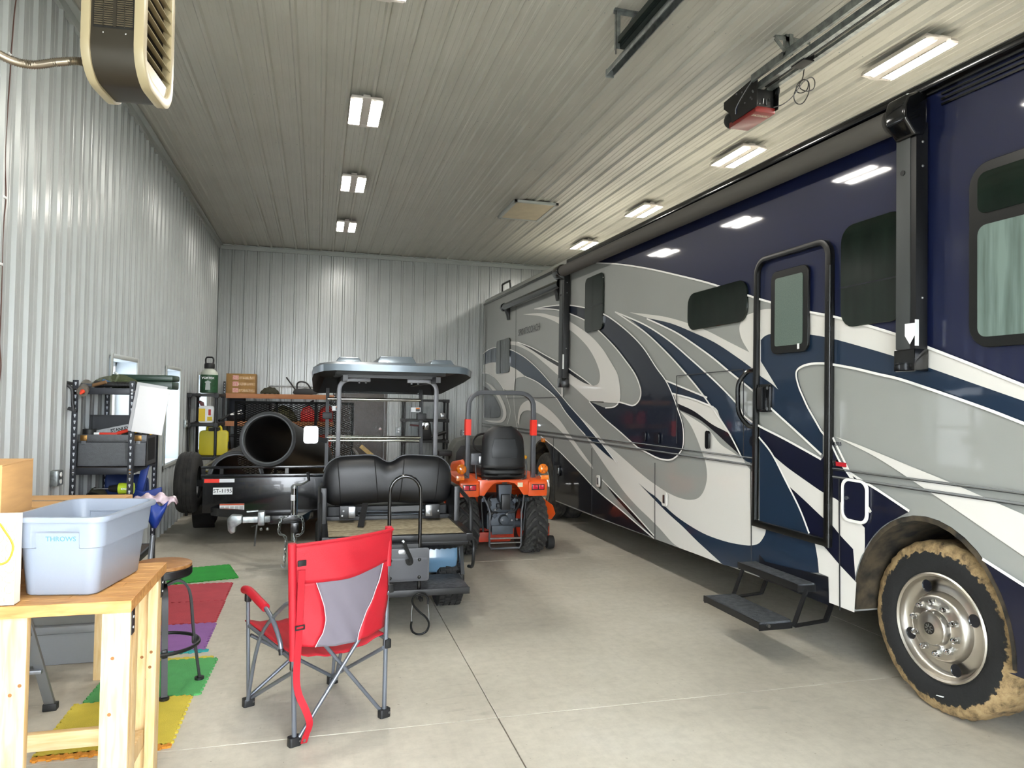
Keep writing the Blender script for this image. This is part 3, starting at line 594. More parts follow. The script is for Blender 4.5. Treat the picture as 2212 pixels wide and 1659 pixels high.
# belt mouldings, seams of the slide-out and the luggage bays
seam = mat('panel_seam', '#2a2c2f', .5); silv = mat('moulding_grey', '#7d8081', .25, coat=.4)  # the dark seam tone also colours the shadow line under the belt mouldings
yd0, yd1 = rvp(1800, 900)[0]-.02, rvp(1637, 900)[0]+.03
for (za, zb, w) in ((1.345, 1.30, .016), (1.29, 1.245, .024)):
    zl = lambda y: za+(zb-za)*(y+2)/12.15
    for ya_, yb_ in ((-2.0, yd0), (yd1, 10.15)):
        part('belt_moulding', B().bar((-.019, ya_, zl(ya_)), (-.019, yb_, zl(yb_)), .012, w*.45), silv, RV, bev=.002, seg=1); part('belt_shadow_line', B().bar((-.0175, ya_, zl(ya_)-.01), (-.0175, yb_, zl(yb_)-.01), .006, .004), seam, RV)  # thin dark bar below each moulding: its shadow line put in as colour
def SEAM(a, b, w=.008, m=seam, x=-.0172, name='panel_seam'):
    p, q = rvp(*a), rvp(*b); return part(name, B().bar((x, p[0], p[1]), (x, q[0], q[1]), .004, w, (1, 0, 0)) if False else B().bar((x, p[0], p[1]), (x, q[0], q[1]), w, .004, (-1, 0, 0)), m, RV)
for a, b in (((1198, 946), (1198, 1082)), ((1281, 968), (1281, 1113)), ((1418, 1000), (1418, 1166)), ((1626, 1000), (1627, 1212)), ((1817, 1030), (1819, 1318)), ((1117, 658), (1115, 850)), ((1465, 812), (1465, 958)), ((1465, 812), (1610, 798)), ((1610, 798), (1610, 992)), ((1095, 860), (1217, 858))): SEAM(a, b)
SEAM((1217, 604), (1217, 857), .05, pearl, -.02, 'slide_trim'); SEAM((1049, 668), (1047, 905), .05, grey, -.02, 'corner_trim')
rf = G([(1643, 1197), '|', (1656, 1213), '|', (1792, 1246), '|', (.13, .41), '|', (.9, .41), '|', (1643, 1238), '|', (1643, 1197)], ink, 'step_well_shade')  # flat dark sheet: shade of the open step well put into the colour
# windows
glassd = mat('tinted_coach_glass', '#0b120f', .06, coat=.3, col2='#15201a', vscale=3, stretch=(1, 6, .5)); glassl = mat('frosted_green_glass', '#5c6b63', .35, var=.12, vscale=120)
curt = mat('grey_green_shade', '#6f827b', .5, col2='#4f6059', vscale=2.5, stretch=(1, 9, .7)); frm = mat('black_window_frame', '#0c0d0c', .3)
def rvwin(l, r, t, b, rad, name='side_window', split=None, framed=False, g=None, low=None):
    y1, y0 = rvp(*l)[0], (rvp(*r)[0] if r[0] >= 100 else r[0]); z1, z0 = rvp(*t)[1], rvp(*b)[1]
    w = part(name, B().prism(rrect(y0, y1, z0, z1, rad), fr_(-.03 if framed else -.024), (.02, 0, 0)), frm if framed else (g or glassd), RV, bev=.003, seg=1)
    if framed:
        d = .055
        if split is None: part('pane', B().prism(rrect(y0+d, y1-d, z0+d, z1-d, max(.02, rad-d)), fr_(-.034), (.004, 0, 0)), g or glassd, w)
        else:
            zs = rvp(*split)[1]
            part('pane', B().prism(rrect(y0+d, y1-d, zs+.03, z1-d, .05), fr_(-.034), (.004, 0, 0)), glassd, w)
            part('pane', B().prism(rrect(y0+d, y1-d, z0+d, zs-.03, .05), fr_(-.034), (.004, 0, 0)), low or curt, w)
    elif split is not None:
        zs = rvp(*split)[1]; part('divider', B().bb(-.026, -.022, y0+.005, y1-.005, zs-.004, zs+.004), ink, w)
    return w
rvwin((1074, 770), (1103, 770), (1090, 733), (1088, 806), .07)
rvwin((1267, 650), (1306, 650), (1287, 595), (1287, 715), .08, split=(1287, 661))
rvwin((1490, 660), (1618, 655), (1555, 619), (1555, 704), .11)
rvwin((1822, 590), (1961, 580), (1890, 471), (1890, 700), .11, split=(1890, 609))
rvwin((2102, 550), (-1.72, 0), (2160, 342), (2160, 749), .12, framed=True, split=(2160, 468))
# entry door
y1, y0 = rvp(1637, 850)[0]+.012, rvp(1800, 850)[0]-.012; zb, zt_ = rvp(1720, 1160)[1], rvp(1720, 536)[1]
o2 = [(y0, zb), (y1, zb)] + [(y1-.13+.13*cos(pi/2*i/6), zt_-.13+.13*sin(pi/2*i/6)) for i in range(7)] + [(y0+.13-.13*sin(pi/2*i/6), zt_-.13+.13*cos(pi/2*i/6)) for i in range(7)]
i2 = [(y0+.055, zb+.05), (y1-.04, zb+.05)] + [(y1-.13+.09*cos(pi/2*i/6), zt_-.13+.09*sin(pi/2*i/6)) for i in range(7)] + [(y0+.13-.075*sin(pi/2*i/6), zt_-.13+.09*cos(pi/2*i/6)) for i in range(7)]
dor = part('entry_door', B().prism(i2, fr_(-.0009), (.003, 0, 0)), grey, RV)
part('door_frame', loop(o2, i2, -.04, -.001), frm, dor, bev=.006)
part('door_hinge', B().cyl((-.035, y0+.01, zb), (-.035, y0+.01, zt_-.2), .014, n=10), frm, dor)
for k in range(9): part('hinge_knuckle', B().cyl((-.035, y0+.01, zb+.06+k*.2), (-.035, y0+.01, zb+.09+k*.2), .017, n=10), black, dor)
dwn = rvwin((1672, 680), (1753, 660), (1712, 580), (1712, 762), .06, 'door_window', framed=True, g=glassl)
part('sticker', B().bb(-.0352, -.034, rvp(1733, 748)[0]-.012, rvp(1733, 748)[0]+.012, rvp(1733, 748)[1]-.02, rvp(1733, 748)[1]+.02), white, dwn)
c = rvp(1657, 861); part('door_latch', B().prism(rrect(c[0]-.07, c[0]+.075, c[1]-.105, c[1]+.11, .02), fr_(-.03), (.03, 0, 0)), blackg, dor, bev=.006)
part('latch_pull', B().bb(-.055, -.03, c[0]+.0, c[0]+.055, c[1]-.085, c[1]+.085), bplas, dor, bev=.008)
for dz in (-.08, .08): part('latch_screw', B().cyl((-.034, c[0]-.045, c[1]+dz), (-.03, c[0]-.045, c[1]+dz), .012, n=10), steel, dor)
g1, g2 = rvp(1637, 800), rvp(1637, 922)
part('grab_handle', B().tube(spline([(-.01, g1[0], g1[1]), (-.05, g1[0]+.06, g1[1]-.01), (-.09, g1[0]+.12, g1[1]-.1), (-.095, g1[0]+.125, (g1[1]+g2[1])/2), (-.09, g1[0]+.11, g2[1]+.1), (-.05, g1[0]+.05, g2[1]+.01), (-.01, g1[0], g2[1])], 6), .019, 8), blackg, RV)
# awning: roller, arms, end housings
fab = mat('grey_awning_fabric', '#4f4c48', .75, bump=.2, bscale=400)
A0, A1 = Vector((-.115, -.5, 3.445)), Vector((-.115, 5.22, 3.535))
part('awning_roller', B().cyl(A0, A1, .074, n=24), fab, RV)
part('awning_rail', B().bar((-.03, -2.0, ztop(-2)+.01), (-.03, 5.25, ztop(5.25)+.01), .05, .05), blackg, RV, bev=.008)
for k in range(3): part('roof_rail_line', B().bar((-.008, -2.0, ztop(-2)-.06-.03*k), (-.008, -.75, ztop(-.75)-.06-.03*k), .012, .012), blackg, RV)
def arm(ya, za, zb, yb=.07):
    a = part('awning_arm', B().bb(-.105, -.02, ya-yb, ya+yb, zb, za), black, RV, bev=.006)
    part('arm_cover', B().bb(-.11, -.1, ya-yb*.45, ya+yb, zb+.0, za), mat('anthracite_plastic', '#3b3e3e', .45), a, bev=.003)
    part('arm_foot', B().bb(-.12, -.015, ya-yb-.005, ya+yb+.005, zb-.03, zb+.1), blackg, a, bev=.01)
    c_ = za-.1
    for dz in (0, .14, .9): part('arm_bolt', B().sph((-.06, ya-yb-.001, za-.12-dz), .008, 8, 6), steel, a)
    part('arm_knob', B().cyl((-.115, ya+.02, za-.28), (-.108, ya+.02, za-.28), .016, n=12), bplas, a)
    return a
a1 = arm(-.6, 3.4, 1.99)
part('end_housing', B().prism([(-.195, 3.4), (-.2, 3.48), (-.18, 3.54), (-.1, 3.57), (-.03, 3.56), (-.03, 3.38), (-.05, 3.32), (-.12, 3.31)], lambda u, v: (u, -.53, v), (0, -.15, 0)), blackg, RV, bev=.02, seg=3)
q = rvp(1966, 725, -.11); part('arm_marker', B().prism([(q[0]-.035, q[1]-.0), (q[0], q[1]-.05), (q[0]+.035, q[1]), (q[0]+.035, q[1]+.07), (q[0]-.035, q[1]+.07)], fr_(-.1135), (.002, 0, 0)), white, a1)
part('arm_marker', B().bb(-.112, -.085, -.6725, -.67, q[1]-.06, q[1]+.09), white, a1)
a2 = arm(5.28, 3.5, 1.98, .085)
part('end_housing', B().cyl((-.115, 5.2, 3.53), (-.115, 5.4, 3.535), .1, n=20), blackg, RV, bev=.012)
part('arm_marker', B().bb(-.112, -.09, 5.193, 5.1965, 2.2, 2.4), white, a2)
# slide-out topper
s0, s1 = rvp(1222, 603, -.07), rvp(1100, 651, -.07)
part('slide_topper', B().cyl((-.075, 5.42, 3.4), (-.075, 8.35, 3.43), .062, n=18), blackg, RV)
for yy in (5.62, 8.25): part('topper_bracket', B().prism([(-.1, 3.4), (.0, 3.4), (.0, 3.2), (-.03, 3.2), (-.05, 3.3)], lambda u, v, yy=yy: (u, yy, v), (0, .12, 0)), black, RV, bev=.006)
part('topper_cap', B().cyl((-.075, 8.35, 3.43), (-.075, 8.42, 3.43), .075, n=18), blackg, RV)
part('ladder_rail', B().tube(spline([(.25, 9.75, 3.83), (.24, 9.72, 4.02), (.24, 9.68, 4.06), (.24, 9.2, 4.05), (.24, 9.15, 4.02), (.25, 9.13, 3.83)], 4), .02, 8), black, RV)
# latches, hatches, lamps
def plate(px, w, h, m, name, d=.012, r=.02):
    c = rvp(*px); return part(name, B().prism(rrect(c[0]-w, c[0]+w, c[1]-h, c[1]+h, r), fr_(-.016-d), (d, 0, 0)), m, RV, bev=.003, seg=1), c
for px, m in (((1296, 1039), pearl), ((1440, 1078), pearl), ((1210, 1017), ink)):
    a, c = plate(px, .05, .07, m, 'bay_latch', .014, .03); part('latch_paddle', B().bb(-.035, -.028, c[0]-.022, c[0]+.022, c[1]-.04, c[1]+.04), steel, a, bev=.004)
plate((1534, 950), .03, .08, blackg, 'bay_handle', .02, .028); plate((1395, 943), .035, .05, ink, 'outlet_cover'); plate((1422, 946), .055, .055, ink, 'outlet_cover')
a, c = plate((1852, 1082), .105, .13, dnavy, 'filler_door', .006, .05)
part('filler_rim', loop(rrect(c[0]-.115, c[0]+.115, c[1]-.14, c[1]+.14, .06), rrect(c[0]-.097, c[0]+.097, c[1]-.122, c[1]+.122, .048), -.03, -.014), line, a, bev=.004)
part('filler_lock', B().cyl((-.03, c[0]+.07, c[1]+.01), (-.02, c[0]+.07, c[1]+.01), .012, n=10), steel, a)
c = rvp(1177, 951); part('marker_lamp', B().bb(-.05, -.01, c[0]-.05, c[0]+.05, c[1]-.03, c[1]+.03), mat('amber_lens', '#d97a10', .2, coat=.5), RV, bev=.008)
c = rvp(1630, 953); part('round_badge', B().lathe([(0, 0), (.04, 0), (.04, .006), (0, .006)], (-.016, c[0], c[1]), (-1, 0, 0), 20), ink, RV)
c = rvp(1144, 713); text('lettering', 'SPORTSCOACH', .155, ink, RV, frame((-.0175, c[0], c[1]), (0, -1, 0), (0, 0, 1)), bold=.0, xs=1.07)
c = rvp(1812, 959); text('lettering', '365RB', .034, ink, RV, frame((-.0175, c[0], c[1]), (0, -1, 0), (0, 0, 1)), bold=.0006)
c = rvp(1820, 1003); part('red_badge', B().bb(-.019, -.0165, c[0]-.055, c[0]+.04, c[1]-.014, c[1]+.014), mat('badge_red', '#b3202a', .3), RV)
part('chrome_badge', B().bar((-.018, c[0]+.075, c[1]+.03), (-.018, c[0]+.055, c[1]-.01), .004, .012, (1, 0, 0)).bar((-.018, c[0]+.055, c[1]-.01), (-.018, c[0]+.03, c[1]+.03), .004, .012, (1, 0, 0)), chrome, RV)
# entry steps
tread = mat('step_grit_tread', '#33363a', .85, col2='#4a4e52', vscale=25, bump=.4, bscale=150)
st = part('entry_step', B().prism(rrect(-.46, -.2, .27, .96, .015, 3), lambda u, v: (u, v, .255), (0, 0, .03)), tread, RV, bev=.004)
part('tread_edge', B().bb(-.465, -.455, .265, .965, .24, .285).bb(-.46, -.2, .262, .272, .23, .27).bb(-.46, -.2, .955, .965, .23, .27), black, st)
su = part('entry_step', B().prism(rrect(-.155, .11, .27, .97, .015, 3), lambda u, v: (u, v, .495), (0, 0, .03)), tread, RV, bev=.004)
part('tread_edge', B().bb(-.16, -.15, .265, .975, .48, .525).bb(-.155, .1, .262, .272, .47, .515).bb(-.155, .1, .965, .975, .47, .515), black, su)
for yy in (.25, .98):
    part('step_arm', B().bar((-.1, yy, .49), (-.2, yy, .25), .012, .035, (0, 1, 0)), black, RV); part('step_arm', B().bar((-.2, yy, .25), (.06, yy, .27), .012, .04, (0, 1, 0)), black, RV)
    part('step_arm', B().bar((.06, yy, .27), (.16, yy, .5), .012, .04, (0, 1, 0)), black, RV); part('step_bolt', B().cyl((-.4, yy-.01, .265), (-.4, yy+.01, .265), .012, n=8), steel, RV)
# wheels
def mudmat(name, r0, base='#151617'):
    m = bpy.data.materials.new(name); m.use_nodes = True; n = m.node_tree.nodes; l = m.node_tree.links; p = n['Principled BSDF']
    tc = n.new('ShaderNodeTexCoord'); sx = n.new('ShaderNodeSeparateXYZ'); l.new(tc.outputs['Object'], sx.inputs[0])
    cb = n.new('ShaderNodeCombineXYZ'); l.new(sx.outputs['Y'], cb.inputs[0]); l.new(sx.outputs['Z'], cb.inputs[1])
    ln = n.new('ShaderNodeVectorMath'); ln.operation = 'LENGTH'; l.new(cb.outputs[0], ln.inputs[0])
    nz = n.new('ShaderNodeTexNoise'); nz.inputs['Scale'].default_value = 26; nz.inputs['Detail'].default_value = 8; l.new(tc.outputs['Object'], nz.inputs['Vector'])
    a = n.new('ShaderNodeMath'); a.operation = 'MULTIPLY_ADD'; l.new(nz.outputs['Fac'], a.inputs[0]); a.inputs[1].default_value = .09; l.new(ln.outputs['Value'], a.inputs[2])
    rp = n.new('ShaderNodeValToRGB'); rp.color_ramp.elements[0].position = r0+.045; rp.color_ramp.elements[1].position = r0+.05; rp.color_ramp.elements[0].color = (0, 0, 0, 1); rp.color_ramp.elements[1].color = (1, 1, 1, 1)
    l.new(a.outputs[0], rp.inputs['Fac'])
    n2 = n.new('ShaderNodeTexNoise'); n2.inputs['Scale'].default_value = 14; n2.inputs['Detail'].default_value = 10; n2.inputs['Roughness'].default_value = .7; l.new(tc.outputs['Object'], n2.inputs['Vector'])
    r2 = n.new('ShaderNodeValToRGB'); e = r2.color_ramp.elements; e[0].position = .36; e[0].color = lin('#55462f'); e[1].position = .52; e[1].color = lin('#98805a'); x = e.new(.68); x.color = lin('#ad9770'); x = e.new(.33); x.color = lin('#2f2b26')
    l.new(n2.outputs['Fac'], r2.inputs['Fac'])
    mx = n.new('ShaderNodeMix'); mx.data_type = 'RGBA'; l.new(rp.outputs['Color'], mx.inputs[0]); mx.inputs[6].default_value = lin(base); l.new(r2.outputs['Color'], mx.inputs[7])
    l.new(mx.outputs[2], p.inputs['Base Color']); p.inputs['Roughness'].default_value = .75
    b = n.new('ShaderNodeBump'); b.inputs['Strength'].default_value = .5; b.inputs['Distance'].default_value = .012; l.new(n2.outputs['Fac'], b.inputs['Height']); l.new(b.outputs['Normal'], p.inputs['Normal'])
    return m
mud = mudmat('muddy_tyre', .422)
def tyre_prof(R, w, rim, mid=.6):
    return [(rim-.02, .03), (rim, .015), (rim+.03, .004), (rim+(R-rim)*.5, -.012), (R-.05, 0), (R-.018, .014), (R-.004, .035), (R, .06), (R, w-.06), (R-.004, w-.035), (R-.018, w-.014), (R-.05, w), (rim+.03, w-.004), (rim, w-.03)]
def truck_wheel(name, loc, tm, jit, bright):
    w = part(name, B().add([(0, 0, 0)], []), None, RV) if False else bpy.data.objects.new(name, None)
    if w.name not in COL.objects: COL.objects.link(w)
    w.parent = RV; w.location = loc
    b = B().lathe(tyre_prof(.487, .26, .3), (0, 0, 0), (1, 0, 0), 96)
    if jit:
        rnd = random.Random(3)
        for v in b.v:
            r = math.hypot(v.y, v.z)
            if r > .45: k = 1+rnd.uniform(-.01, .022)*jit; v.y *= k; v.z *= k; v.x += rnd.uniform(-.008, .004)*jit
    part('tyre', b, tm, w)
    pol = mat('polished_alloy', '#d2cdc4', .3, 1., var=.05, vscale=8)
    part('rim', B().lathe([(.305, .03), (.308, .0), (.3, -.006), (.288, .002), (.28, .03), (.265, .045), (.235, .05), (.2, .035), (.195, .02), (.185, .0), (.175, -.012), (.16, -.015), (.105, -.018), (.1, -.022), (.098, -.05), (.09, -.06), (.05, -.062), (.045, -.066), (0, -.066)], (0, 0, 0), (1, 0, 0), 64), pol, w)
    hb = part('hub_badge', B().lathe([(0, 0), (.034, 0), (.034, .004), (0, .004)], (-.066, 0, 0), (-1, 0, 0), 24), blackg, w)
    for k in range(8): part('badge_spoke', B().box((-.0715, .018*cos(k*pi/4), .018*sin(k*pi/4)), (.002, .018, .007), (k*pi/4, 0, 0)), steel, hb)
    for k in range(10):
        a = 2*pi*k/10+.2; y, z = .142*cos(a), .142*sin(a)
        part('lug_nut', B().cyl((-.012, y, z), (-.035, y, z), .021, .019, 6).lathe([(.018, 0), (.018, .012), (.012, .024), (0, .028)], (-.033, y, z), (-1, 0, 0), 10), chrome, w)
    for k in range(4):
        a = pi/4+k*pi/2+.35
        part('hand_hole', B().lathe([(0, .0), (.032, .0), (.036, .004)], (.022, .235*cos(a), .235*sin(a)), (-1, 0, 0), 16), ink, w)
    part('drum', B().cyl((.06, 0, 0), (.2, 0, 0), .26, n=24), bplas, w)
    return w
fwl = truck_wheel('front_wheel', (.1, -.635, .49), mud, 1., True); fwl['label'] = 'front wheel with polished rim and tyre caked in dried mud'
c = (.0, 0, 0); part('balance_weight', B().bar((-.012, .0, -.385), (-.012, -.045, -.378), .004, .012, (1, 0, 0)), white, fwl)
dust = mat('dusty_truck_tyre', '#3a3832', .8, col2='#1c1c1b', vscale=14)
rw = truck_wheel('rear_wheel', (.03, 6.35, .49), dust, 0, False)
def plain_tyre(x, y):
    b = B().lathe(tyre_prof(.487, .24, .3), (0, 0, 0), (1, 0, 0), 48)
    o = part('inner_tyre', b, dust, RV); o.location = (x, y, .49)
    for k in range(4): part('tread_rib', B().lathe([(.488, .05+.045*k), (.494, .053+.045*k), (.494, .075+.045*k), (.488, .078+.045*k)], (0, 0, 0), (1, 0, 0), 48), dust, o)
plain_tyre(.33, 6.35); plain_tyre(2.2, 6.35); plain_tyre(2.15, -.635)
for k in range(4): part('tread_rib', B().lathe([(.488, .05+.045*k), (.495, .053+.045*k), (.495, .08+.045*k), (.488, .083+.045*k)], (0, 0, 0), (1, 0, 0), 48), dust, rw)
# ================================================================== tractor
def wp(name, b, m, t, **k):
    """part given in room coordinates: shifted into its thing's frame"""
    base = k.pop('base', None) or t.location
    for v in b.v: v -= base
    return part(name, b, m, t, **k)
orange = mat('tractor_orange', '#e2571f', .3, coat=.3, var=.03, vscale=4); orgd = mat('deck_red_orange', '#b8371c', .45, var=.12, vscale=10); gun = mat('gunmetal_cast', '#3d434a', .5, .3, var=.15, vscale=12)
rops = mat('rops_grey_paint', '#4b4d52', .4); amber = mat('amber_lens2', '#ef7d0c', .2, coat=.6, var=.1, vscale=40); tail = mat('red_tail_lens', '#c8102e', .2, coat=.5)
seatm = mat('black_seat_vinyl', '#121315', .5, bump=.08, bscale=250); reflr = mat('red_reflective_tape', '#f0301a', .35)
T = thing('compact_tractor', 'orange compact tractor with roll bar parked beside the motorhome', 'tractor', (2.03, 8.08, 0))
def ag_tyre(x, name, out):
    w = bpy.data.objects.new(name, None); COL.objects.link(w); w.parent = T; w.location = (x, 0, .335)
    part('tyre', B().lathe([(.17, -.12), (.2, -.13), (.26, -.14), (.288, -.132), (.3, -.1), (.303, 0), (.3, .1), (.288, .132), (.26, .14), (.2, .13), (.17, .12)], (0, 0, 0), (1, 0, 0), 40), rubberd, w)
    part('rim', B().lathe([(.175, -.125), (.178, -.13), (.165, -.12), (.155, -.06), (.06, -.05), (.05, -.07), (0, -.07)] if out < 0 else [(.175, .125), (.178, .13), (.165, .12), (.155, .06), (.06, .05), (.05, .07), (0, .07)], (0, 0, 0), (1, 0, 0), 32), orgd, w)
    part('rim', B().lathe([(.17, .125*-out), (.155, .1*-out), (.15, .02), (0, .02)], (0, 0, 0), (1, 0, 0), 32), orgd, w)
    me = None
    for k in range(20):
        for s in (-1, 1):
            b = B(); n = 4
            for i in range(n+1):
                t = i/n; xx = s*(.012+.12*t); an = .42*t*t*.6+.16*t; r = .337 if t < .75 else .337-(t-.75)*.1
                for q, rr in ((-.075, r-.045), (-.045, r), (.045, r), (.075, r-.045)): b.v.append(Vector((xx, rr*sin(an+q*1.), -rr*cos(an+q*1.))))
            b.f = [(4*i+j, 4*i+4+j, 4*i+5+j, 4*i+1+j) for i in range(n) for j in range(3)] + [(0, 1, 2, 3), (4*n+3, 4*n+2, 4*n+1, 4*n)]
            if k == 0: me = mesh('lug', b, ang=20); me.materials.append(lugm); MESH_LUG[s] = me
            o = part('lug', MESH_LUG[s], None, w); o.rotation_euler = (2*pi*k/20+(pi/20 if s > 0 else 0), 0, 0)
    return w
MESH_LUG = {}; lugm = mat('dusty_lug_rubber', '#4a4946', .8, col2='#232322', vscale=30)
ag_tyre(.4, 'rear_wheel', 1); ag_tyre(-.4, 'rear_wheel', -1)
# fenders, rear panel with the arch over the hitch
for s in (-1, 1):
    part('fender', B().prism([(-.3, .68), (-.31, .84), (-.27, .87), (.45, .9), (.62, .78), (.7, .5), (.66, .48), (.58, .66), (.42, .74), (-.24, .74)], lambda u, v, s=s: (s*.28, u, v), (s*.23, 0, 0)), orange, T, bev=.018, seg=3)
    lp = part('tail_lamp', B().bb(s*.395-.075, s*.395+.075, -.322, -.305, .755, .82), ink, T, bev=.006)
    part('lens', B().bb(s*.395-.066, s*.395-.004, -.328, -.32, .763, .812), tail, lp, bev=.004); part('lens', B().bb(s*.395+.006, s*.395+.066, -.328, -.32, .763, .812), tail, lp, bev=.004)
    fl_ = part('flasher', B().lathe([(0, -.022), (.03, -.02), (.05, -.01), (.056, .0), (.056, .02), (.04, .035), (0, .035)], (s*.475, -.25, .985), (0, 1, 0), 24), amber, T)
    part('flasher_spoke', B().box((s*.475, -.268, .985), (.004, .006, .1), (0, .6, 0)).box((s*.475, -.268, .985), (.004, .006, .1), (0, -.6, 0)), mat('amber_dark', '#8a3c06', .4), fl_)
    part('side_reflector', B().bb(s*.49-.045, s*.49+.045, -.27, -.245, .86, .915), amber, T, bev=.004)
    part('flasher_arm', B().bar((s*.4, -.22, .9), (s*.475, -.23, .95), .02, .012), black, T)
cut = [(-.28, .70), (-.28, .865), (.28, .865), (.28, .70), (.225, .70)] + [(.17-.0, .78), (.12, .83), (.05, .845), (-.05, .845), (-.12, .83), (-.17, .78), (-.225, .70)]
part('rear_panel', B().prism(cut, lambda u, v: (u, -.31, v), (0, .03, 0)), orange, T, bev=.004)
part('deck_top', B().bb(-.3, .3, -.3, .35, .85, .872), orange, T, bev=.006)
part('warning_label', B().bb(.155, .215, -.3115, -.31, .79, .84), mat('label_cream', '#d9cfae', .6), T)
# roll bar
rb = [(-.39, -.12, .8), (-.385, -.12, 1.6)] + [(-.385+.16-.16*cos(a*pi/12), -.12, 1.685+.16*sin(a*pi/12)) for a in range(1, 6)] + [(-.225, -.12, 1.845), (.225, -.12, 1.845)] + [(.225+.16*sin(a*pi/12), -.12, 1.685+.16*cos(a*pi/12)) for a in range(1, 6)] + [(.385, -.12, 1.6), (.39, -.12, .8)]
part('roll_bar', B().tube(rb, .03, sq=(.05, .06)), rops, T, bev=.008, seg=2)
for s in (-1, 1): part('reflector_tape', B().bb(s*.387-.032, s*.387+.032, -.156, -.084, 1.36, 1.54), reflr, T)
part('bracket', B().bb(-.36, -.24, -.2, -.16, 1.03, 1.16), rops, T, bev=.01); part('catch', B().bb(-.275, -.215, -.225, -.2, 1.05, 1.13), steel, T, bev=.006)
# seat
def seat_fn(u, v):
    x = -.235+.47*u; z = .9+.56*v; taper = (1-.1*max(0, v-.3))*(1 if v < .72 else math.sqrt(max(.0, 1-((v-.72)/.285)**2*.78))); e = abs(2*u-1)
    return Vector((x*taper-.01, -.27-.06*(1-e**4)+.1*v*v*.6-.012*(sin(v*70) > .6)*(v < .3), z-.05*e**4*max(0, v-.5)))
part('seat_back', B().grid(seat_fn, 17, 41), seatm, T, solid=.05)
part('seat_cushion', B().bb(-.24, .24, -.2, .3, .9, 1.02), seatm, T, bev=.04, seg=3)
part('seat_panel', B().prism([(-.15, 1.12), (-.16, 1.2), (-.13, 1.33), (.11, 1.33), (.14, 1.2), (.13, 1.12)], lambda u, v: (u, -.352+.07*(v-1.1), v), (0, .01, 0)), mat('seat_shell_panel', '#25272a', .45), T, bev=.006)
part('suspension_bar', B().bb(-.25, .25, -.3, -.24, .875, .92), bplas, T, bev=.008)
for s in (-1, 1):
    sp = part('seat_spring', B().tube([(s*.2+.022*cos(i*.9), -.3+.022*sin(i*.9), .87+i*.0028) for i in range(36)], .005, 5), steel, T)
    part('lever', B().tube([(s*.29, -.18, .87), (s*.3, -.16, 1.02), (s*.29, -.14, 1.1)], .008, 6), black, T); part('lever_knob', B().sph((s*.29, -.14, 1.11), .022, 10, 8), mat('yellow_knob', '#e0a020', .4) if s > 0 else blackg, T)
# transmission case, hitch and linkage
part('transmission', B().bb(-.17, .17, -.2, .3, .3, .66), gun, T, bev=.03)
part('gear_cover', B().prism([(-.12, .28), (-.14, .4), (-.1, .5), (.1, .5), (.14, .4), (.12, .28)], lambda u, v: (u, -.26, v), (0, .06, 0)), gun, T, bev=.012)
part('pto_shield', B().prism([(-.07, .66), (-.08, .82), (.08, .82), (.07, .66), (.05, .62), (-.05, .62)], lambda u, v: (u, -.36, v), (0, .12, 0)), gun, T, bev=.01)
part('top_link_bracket', B().bb(-.05, .05, -.41, -.33, .55, .72), black, T, bev=.012)
part('pto_cap', B().lathe([(0, 0), (.035, 0), (.035, .02), (.02, .03), (0, .03)], (0, -.37, .6), (0, -1, 0), 18), mat('red_cap', '#b22a20', .4), T)
part('pto_housing', B().lathe([(0, 0), (.06, 0), (.05, .05), (.02, .06), (0, .06)], (.01, -.26, .42), (0, -1, 0), 20), gun, T)
part('panel_plate', B().bb(-.13, .12, -.29, -.27, .26, .36), gun, T, bev=.01)
part('drawbar_hoop', B().tube([(-.24, -.28, .7), (-.2, -.38, .6), (-.18, -.4, .52), (-.18, -.4, .16), (-.16, -.4, .13), (.16, -.4, .13), (.18, -.4, .16), (.18, -.4, .52), (.2, -.38, .6), (.24, -.28, .7)], .011, 8), rops, T)
part('cross_bar', B().cyl((-.18, -.4, .24), (.18, -.4, .24), .01), steel, T); part('cross_bar', B().cyl((-.18, -.4, .19), (.18, -.4, .19), .008), steel, T)
for s in (-1, 1):
    part('lift_arm', B().bar((s*.15, -.1, .62), (s*.26, -.38, .66), .02, .04), gun, T); part('lift_link', B().cyl((s*.26, -.3, .66), (s*.23, -.3, .3), .012), black, T)
    part('axle', B().cyl((s*.15, 0, .335), (s*.33, 0, .335), .05), gun, T); part('hose', B().tube(spline([(s*.1, -.22, .7), (s*.18, -.3, .64), (s*.14, -.28, .52), (s*.06, -.26, .5)], 5), .012, 6), bplas, T)
for k in range(16):
    x, z = random.uniform(-.2, .2), random.uniform(.3, .72); part('bolt', B().cyl((x, -.3, z), (x, -.325, z), .011, n=6), steel if k % 2 else black, T)
for k in range(8):
    x, z = random.uniform(-.18, .18), random.uniform(.32, .7); part('valve_block', B().box((x, -.24, z), (.05, .06, .045), (0, random.random(), 0)), gun if k % 2 else bplas, T, bev=.006)
